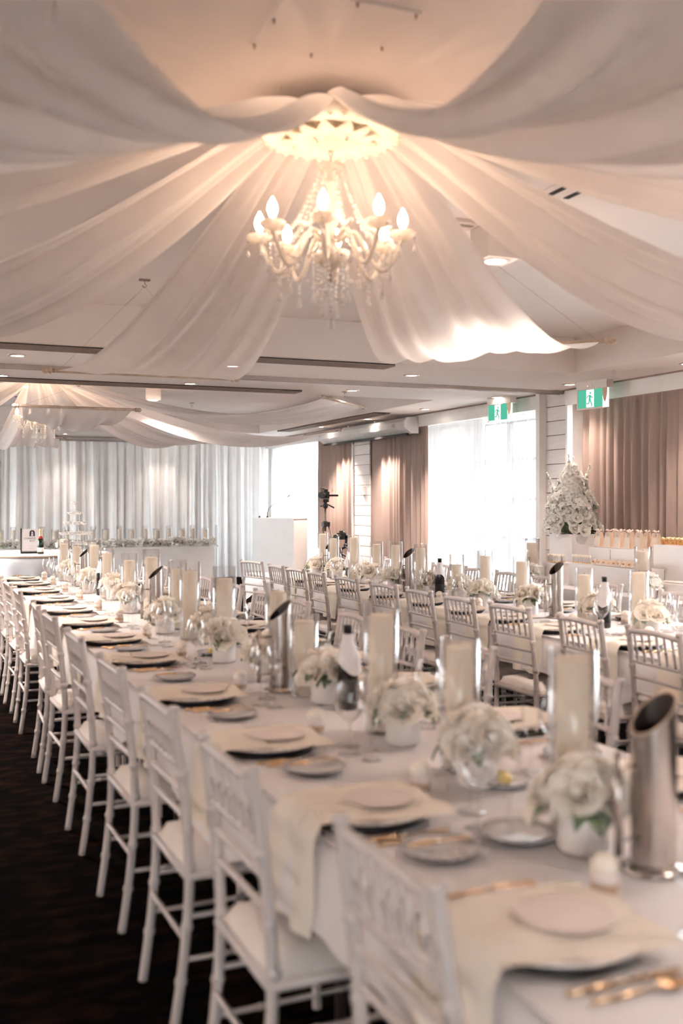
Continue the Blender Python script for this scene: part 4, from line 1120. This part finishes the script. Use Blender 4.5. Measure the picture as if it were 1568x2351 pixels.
obj('pan_knob', MB().tube([(-.03, 0, hz + .30), (-.08, 0, hz + .295)], [.006, .014], 8).mesh('pan_knob', 'black'), t)
vc = thing('video_camera', 'black camera with large lens on the tripod', 'camera', (TPX, TPY, hz + .41), RT)
obj('body', MB().box((.0, 0, .06), (.13, .09, .11)).box((.01, 0, .13), (.06, .06, .05)).mesh('body', 'black'), vc)
obj('lens', MB().tube([(-.02, -.04, .06), (-.05, -.11, .06), (-.065, -.16, .06)], [.04, .046, .05], 16).mesh('lens', 'black'), vc)
obj('microphone', MB().tube([(-.02, .02, .165), (-.06, -.08, .16)], .022, 10).mesh('microphone', 'black'), vc)
obj('flip_screen', MB().box((.13, .0, .055), (.15, .02, .03)).mesh('flip_screen', 'black'), vc)
obj('cable', MB().tube([(.03, 0, .14), (.07, .01, .165), (.11, .01, .155), (.12, .01, .13), (.08, .0, .11)], .003, 5).mesh('cable', 'wire'), vc)
GX, GY = 6.05, 14.42
t = thing('camera_gimbal', 'black handheld camera gimbal standing behind the rear table', 'camera gimbal', (GX, GY, 0), RT)
for k in range(3):
    a = 2 * PI * k / 3
    obj('foot_leg', MB().tube([(0, 0, .45), (.16 * math.cos(a), .16 * math.sin(a), .01)], .012, 8).mesh('foot_leg', 'black'), t)
obj('grip', MB().tube([(0, 0, .43), (0, 0, .55), (0, 0, .80)], [.02, .024, .022], 12).mesh('grip', 'black'), t)
obj('gimbal_arm', MB().tube([(0, 0, .78), (.06, .03, .80), (.08, .05, .90), (.07, .04, 1.0), (.02, .02, 1.04)], .02, 8).mesh('gimbal_arm', 'black'), t)
obj('motor', MB().sphere((.07, .04, .83), .035, 10, 6).sphere((.09, .03, .97), .035, 10, 6).mesh('motor', 'black'), t)
obj('camera_body', MB().box((.0, 0, .97), (.12, .09, .10)).box((0, 0, 1.035), (.05, .06, .035)).tube([(-.03, -.05, .96), (-.08, -.16, .95)], [.042, .048], 14).mesh('camera_body', 'black'), t)
obj('monitor', MB().box((.16, 0, .76), (.07, .05, .06)).tube([(.06, 0, .82), (.14, 0, .75)], .01, 6).mesh('monitor', 'black'), t)
obj('side_handle', MB().tube([(.02, 0, .70), (.10, 0, .66), (.13, 0, .58)], .016, 8).mesh('side_handle', 'black'), t)

# projection screen case
t = thing('projection_screen_case', 'long white projection screen case mounted above the far plank pillar', 'projection screen', (6.465, 14.52, 2.50))
L = 3.2
prof = [(-.10, .02), (-.10, .10), (-.05, .15), (.10, .15), (.10, -.06), (.0, -.06)]
vs = []
for yy in (-L / 2, L / 2): vs += [(x, yy, z) for x, z in prof]
n = len(prof); fs = [(i, (i + 1) % n, n + (i + 1) % n, n + i) for i in range(n)]
obj('housing', MB().add(vs, fs, False).mesh('housing', 'screen_case'), t)
for s_ in (-1, 1):
    vs = [(x * 1.08, s_ * L / 2 + q * .03, z * 1.08) for q in (-1, 1) for x, z in prof]
    obj('end_cap', MB().add(vs, fs + [tuple(range(n)), tuple(range(n, 2 * n))], False).mesh('end_cap', 'screen_case'), t)
obj('bottom_bar', MB().box((-.02, 0, -.075), (.04, L - .1, .035)).mesh('bottom_bar', 'black'), t)
obj('pull_tab', MB().tube([(-.02, .35, -.09), (-.02, .35, -.12)], .008, 6).mesh('pull_tab', 'black'), t)
obj('badge', MB().box((-.101, -L / 2 + .35, .06), (.003, .10, .05)).mesh('badge', 'track'), t)
for dy in (-.4, .6): obj('bracket', MB().box((.05, dy, .17), (.10, .05, .04)).mesh('bracket', 'trim'), t)
t = thing('wall_thermostat', 'small white control box on the far plank pillar', 'wall control', (XP - .035, 14.85, 1.66))
obj('box', MB().box((0, 0, 0), (.04, .10, .13)).mesh('box', 'trim'), t); obj('dial', MB().box((-.021, .02, -.03), (.004, .02, .02)).mesh('dial', 'china_rim'), t)

# exit signs
def exit_sign(x, y, label):
    t = thing('exit_sign', label, 'exit sign', (x, y, 2.70), -PI / 2 + math.radians(8), 'green exit signs')
    # local: +x = towards the camera side along the wall, faces -y
    obj('case', MB().box((0, .03, -.035), (.42, .09, .09)).mesh('case', 'exit_case'), t)
    obj('green_panel', MB().box((-.03, 0, -.175), (.33, .012, .185)).mesh('green_panel', 'exit_green'), t)
    fr = MB().box((-.03, 0, -.274), (.36, .02, .014)).box((-.03, 0, -.081), (.36, .02, .008)).box((-.202, 0, -.178), (.014, .02, .2))
    obj('frame', fr.mesh('frame', 'exit_case'), t)
    obj('door_pictogram', MB().box((-.025, -.007, -.175), (.105, .002, .175)).mesh('door_pictogram', 'exit_white'), t)
    man = MB()
    def limb(a, b, w):
        a = Vector(a); b = Vector(b); d = (b - a).normalized(); nn = Vector((-d.y, d.x)) * w / 2
        q = [a + nn, b + nn, b - nn, a - nn]
        man.add([(p.x * 1.15 - .03, -.0085, p.y - .175) for p in q], [(0, 1, 2, 3)], False)
    ng = 12; man.add([(.012 + .010 * math.cos(2 * PI * i / ng) - .03, -.0085, .055 + .013 * math.sin(2 * PI * i / ng) - .175) for i in range(ng)], [tuple(range(ng))], False)
    limb((.005, .035), (.0, -.012), .024); limb((.0, .034), (-.026, .022), .010); limb((-.026, .022), (-.034, .0), .010)
    limb((.010, .03), (.024, .010), .010); limb((.024, .010), (.042, .012), .009)
    limb((-.002, -.008), (-.008, -.045), .014); limb((-.008, -.047), (-.038, -.052), .012); limb((.004, -.008), (.028, -.066), .013); limb((.028, -.066), (.02, -.082), .010)
    obj('running_figure', man.mesh('running_figure', 'exit_green'), t)
    br = MB().add([(.15, -.012, -.03), (.215, -.012, -.03), (.215, -.012, -.14), (.198, -.012, -.20), (.183, -.012, -.225), (.167, -.012, -.20), (.15, -.012, -.14)], [tuple(range(7))], False)
    obj('bracket_cover', br.mesh('bracket_cover', 'bag_side'), t)
    obj('diffuser', MB().box((.182, .002, -.18), (.07, .016, .19)).mesh('diffuser', 'exit_white'), t)
    obj('indicator', MB().sphere((-.05, -.016, -.05), .005, 8, 5).mesh('indicator', 'red_led'), t)
    obj('screw', MB().sphere((.02, -.016, -.05), .004, 8, 5).mesh('screw', 'black'), t)
exit_sign(6.34, 8.62, 'larger green running figure exit sign beside the plank pillar')
exit_sign(6.34, 10.38, 'smaller green running figure exit sign above the window sheer')

# ================================================================ GIFT TABLE
def cloth_box(x0, x1, y0, y1, z, name, label):
    mb = MB().box(((x0 + x1) / 2, (y0 + y1) / 2, z / 2 + .01), (x1 - x0, y1 - y0, z - .02))
    return tag(obj(name, mb.mesh(name, 'linen')), label, 'table')
cloth_box(5.20, 6.30, 5.2, 8.34, ZTAB, 'gift_table', 'white clothed gift table along the long taupe curtain')
def plinth(name, c, s, z0, label, rz=0.0):
    t = thing(name, label, 'display box', (c[0], c[1], z0), rz, 'white display boxes')
    obj('body', MB().box((0, 0, s[2] / 2), s).mesh('body', 'white_board'), t)
    obj('lid', MB().box((0, 0, s[2] - .004), (s[0] + .006, s[1] + .006, .010)).mesh('lid', 'white_board'), t)
    return t
ZG = ZTAB + .001
bxA = plinth('display_box', (5.97, 7.585), (.34, .71, .325), ZG, 'long white display box under the gift bags')
obj('seam', MB().box((-.1706, .04, .16), (.002, .005, .31)).mesh('seam', 'seam'), bxA)
plinth('display_box', (5.95, 6.41), (.40, 1.14, .383), ZG, 'tall white display box under the gold favour row')
plinth('display_box', (5.57, 8.06), (.24, .20, .18), ZG, 'small white display box under the pale bottles')
plinth('display_box', (5.62, 7.335), (.24, .99, .19), ZG, 'low white display box under the row of cards')
plinth('display_box', (5.52, 6.05), (.24, 1.0, .115), ZG, 'lowest white display box at the right frame edge')
# hexagonal flower plinth
hexp = [(.25 * math.cos(math.radians(60 * k + 54.7)), .25 * math.sin(math.radians(60 * k + 54.7))) for k in range(6)]
HXX, HXY = 6.11, 8.64
t = thing('flower_plinth', 'tall white hexagonal plinth carrying the large flower arrangement', 'plinth', (HXX, HXY, 0))
vs = [(x, y, 0) for x, y in hexp] + [(x, y, 1.17) for x, y in hexp]
obj('body', MB().add(vs, [(i, (i + 1) % 6, 6 + (i + 1) % 6, 6 + i) for i in range(6)] + [tuple(range(6, 12))], False).mesh('body', 'white_board'), t)
vs = [(x * 1.02, y * 1.02, 1.162) for x, y in hexp] + [(x * 1.02, y * 1.02, 1.176) for x, y in hexp]
obj('lid', MB().add(vs, [(i, (i + 1) % 6, 6 + (i + 1) % 6, 6 + i) for i in range(6)] + [tuple(range(6, 12)), tuple(range(6))], False).mesh('lid', 'white_board'), t)
# big flower arrangement: roses below, blossom spires above
fl = thing('flower_arrangement', 'tall cone of white roses and blossom spires on the hexagonal plinth', 'flowers', (HXX, HXY, 1.178))
rf = random.Random(21)
obj('moss_core', MB().lathe([(.001, 0), (.16, .01), (.17, .12), (.13, .26), (.05, .34), (.001, .36)], 14).mesh('moss_core', 'leaf'), fl)
obj('blossom_core', MB().lathe([(.08, .26), (.09, .32), (.06, .45), (.03, .56), (.001, .62)], 14).mesh('blossom_core', 'petal_white'), fl)
for k in range(76):
    h = .015 + .33 * ((k + .5) / 76) ** .9; a = k * 2.39996 + rf.uniform(-.2, .2)
    r_ = .245 - .26 * (h - .015) + rf.uniform(-.035, .02)
    d = Vector((math.cos(a), math.sin(a), rf.uniform(.0, .6)))
    obj('rose', ROSES_W[k % 3], fl, (r_ * math.cos(a), r_ * math.sin(a), h), dir_rot(d, rf.uniform(0, 6)), rf.uniform(1.0, 1.35))
def blossom(seed):
    r = random.Random(seed); b = MB()
    for k in range(5):
        a = 2 * PI * k / 5 + r.uniform(-.2, .2)
        def fn(u, v):
            w = (2 * v - 1) * .015 * math.sin(PI * min(1, .2 + .72 * u)); rr = .003 + .028 * u; z = .006 + .014 * u - .018 * u * u + .1 * abs(w)
            return (rr * math.cos(a) - w * math.sin(a), rr * math.sin(a) + w * math.cos(a), z)
        b.grid(fn, 3, 2)
    b.sphere((0, 0, .008), .005, 6, 4)
    return b.mesh('blossom', 'petal_white')
BL = [blossom(k) for k in range(3)]
for k in range(230):
    q = (k + .5) / 230
    h = .26 + .40 * q; a = k * 2.39996
    r_ = (.19 * (1 - q) ** .75 + .02) * rf.uniform(.7, 1.28)
    d = Vector((math.cos(a), math.sin(a), rf.uniform(-.3, 1.2)))
    obj('blossom', BL[k % 3], fl, (r_ * math.cos(a), r_ * math.sin(a), h), dir_rot(d, rf.uniform(0, 6)), rf.uniform(1.1, 1.7))
for sx, sy, zz in ((-.02, .01, .62), (.10, -.06, .52), (-.14, .08, .44), (.05, .06, .6)):
    tipd = Vector((sx * .5, sy * .5, .16))
    obj('spire', MB().tube([(sx, sy, zz - .1), (sx + tipd.x, sy + tipd.y, zz + tipd.z)], .004, 6).mesh('spire', 'leaf_pale'), fl)
    for k in range(12):
        u = k / 11; a = k * 2.4
        obj('blossom', BL[k % 3], fl, (sx + tipd.x * u + .02 * (1 - u) * math.cos(a), sy + tipd.y * u + .02 * (1 - u) * math.sin(a), zz - .05 + (tipd.z + .05) * u), dir_rot((math.cos(a), math.sin(a), .5), 0), 1.1 - .7 * u)
for k in range(46):
    a = rf.uniform(0, 6.28); h = rf.uniform(.0, .3)
    obj('leaf', LEAVES[1 if k % 2 else 0], fl, (.17 * math.cos(a), .17 * math.sin(a), h), (rf.uniform(-.6, .6), rf.uniform(-.6, .6), a), rf.uniform(1.2, 1.9))
# gift bags
bagb = MB(); bw, bd, bh = .042, .034, .135
bagb.add([(-bd, -bw, 0), (bd, -bw, 0), (bd, bw, 0), (-bd, bw, 0), (-.012, -bw * .8, bh), (.012, -bw * .8, bh), (.012, bw * .8, bh), (-.012, bw * .8, bh)], [(0, 3, 2, 1), (3, 0, 4, 7), (1, 2, 6, 5), (4, 5, 6, 7)], False)
bags = MB().add([(-bd, -bw, 0), (bd, -bw, 0), (.012, -bw * .8, bh), (-.012, -bw * .8, bh), (-bd, bw, 0), (bd, bw, 0), (.012, bw * .8, bh), (-.012, bw * .8, bh)], [(0, 1, 2, 3), (5, 4, 7, 6)], False)
bow = MB()
for s_ in (-1, 1):
    bow.grid(lambda u, v: (-.004 + (v - .5) * .026 * (.4 + .6 * math.sin(PI * min(1, u * .8 + .1))), s_ * (.004 + .034 * u), bh + .004 + .018 * math.sin(PI * u * .85) + .006 * math.sin(6 * v + 5 * u)), 6, 4)
    bow.grid(lambda u, v: (-.016 - .010 * u, s_ * (.004 + .014 * u) + (v - .5) * .012, bh + .004 - .045 * u), 4, 2)
bow.sphere((-.008, 0, bh + .006), .009, 8, 5)
seal = MB().sphere((-.022, 0, bh - .028), .006, 8, 5)
BAG = ('gift_bag', 'gift bag', [P('paper', bagb.mesh('paper', 'bag')), P('gusset', bags.mesh('gusset', 'bag_side')), P('ribbon_bow', bow.mesh('ribbon_bow', 'ribbon')), P('seal', seal.mesh('seal', 'gold'))])
zb = ZG + .332
for row, nb in ((0, 5), (1, 6)):
    for i in range(nb):
        place(BAG, 'small blush gift bag with ribbon bow, %s from the flowers in the %s row' % (ORD[i], 'front' if row == 0 else 'rear'), (5.87 + .17 * row, 7.875 - (.142 if row == 0 else .115) * i, zb), R.uniform(-.35, .2), 'blush gift bags')
# gold favours
GF = ('gold_favour', 'favour', [P('jar', MB().lathe([(.001, 0), (.018, .001), (.020, .01), (.020, .03), (.014, .036)], 12).mesh('jar', 'amber')), P('wrap', MB().lathe([(.014, .034), (.021, .042), (.019, .052), (.008, .058), (.001, .058)], 12, ripple=lambda a, z: 1 + .1 * math.cos(7 * a)).mesh('wrap', 'foil_gold'))])
for row in range(2):
    for i in range(14):
        place(GF, 'little gold-topped favour, %s along the %s row on the tall box' % (ORD[i], 'front' if row == 0 else 'rear'), (5.81 + .07 * row, 6.94 - .055 * i, ZG + .390), R.uniform(0, 6), 'gold-topped favours')
# pale bottles
PBt = ('favour_bottle', 'favour', [P('body', MB().lathe([(.001, 0), (.013, .001), (.014, .008), (.014, .045), (.009, .052)], 12).mesh('body', 'china')), P('cap', MB().lathe([(.010, .050), (.0135, .053), (.0135, .072), (.001, .073)], 12).mesh('cap', 'wax_white')), P('foot_band', MB().lathe([(.0143, .001), (.0147, .004), (.0143, .012)], 12).mesh('foot_band', 'foil_gold'))])
k = 0
for row in range(2):
    for i in range(6):
        place(PBt, 'tiny pale favour bottle, %s along the %s row near the plinth' % (ORD[i], 'front' if row == 0 else 'rear'), (5.50 + .05 * row, 8.145 - .034 * i, ZG + .187), 0, 'pale favour bottles')
for i in range(8):
    place(PBt, 'tiny pale favour bottle, %s in the line before the card row' % ORD[i], (5.54, 7.81 - .034 * i, ZG + .197), 0, 'pale favour bottles')
# folded cards with gold seals
fc = MB().add([(-.03, -.03, 0), (.03, -.03, 0), (.03, .03, .0), (-.03, .03, 0), (.0, -.03, .05), (.0, .03, .05)], [(0, 3, 5, 4), (1, 4, 5, 2), (0, 4, 1), (3, 2, 5)], False)
FC = ('favour_card', 'card', [P('card', fc.mesh('card', 'bag')), P('seal', MB().sphere((-.022, 0, .026), .011, 8, 5, .8).mesh('seal', 'amber'))])
for i in range(10):
    place(FC, 'small folded favour card with amber seal, %s along the low box' % ORD[i], (5.55, 7.50 - .068 * i, ZG + .197), R.uniform(-.3, .3), 'folded favour cards')
PC = ('place_card', 'card', [(None, MB().box((0, 0, .004), (.05, .085, .008)).mesh('place_card', 'card'), Z0, Z0, None)])
for i in range(7):
    place(PC, 'flat pale card, %s along the lowest display box' % ORD[i], (5.46, 6.46 - .10 * i, ZG + .121), .1, 'flat cards on the lowest box')
candle(5.36, 8.20, ZG + .151, .052, .20, .068, .25, 'wide amber-cream candle in front of the hexagonal plinth', 'glass cylinder of the candle in front of the hexagonal plinth', 'candles on the gift table', 'glass cylinders on the gift table')
plinth('display_box', (5.36, 8.20), (.16, .17, .145), ZG, 'small white riser under the candle beside the plinth')
candle(5.38, 6.66, ZG + .151, .052, .19, .068, .235, 'wide amber-cream candle among the display boxes', 'glass cylinder of the candle among the display boxes', 'candles on the gift table', 'glass cylinders on the gift table')
plinth('display_box', (5.38, 6.66), (.16, .17, .145), ZG, 'small white riser under the gift table candle')
arrangement(5.27, 8.08, ZG, 'small white rose posy beside the candle at the plinth', 401, 5, .045, 1.0, roses=ROSES_W)
arrangement(5.29, 6.47, ZG, 'small white rose posy with leaves on the gift table', 402, 6, .05, 1.1, roses=ROSES_W)
print('objects', len(bpy.data.objects))
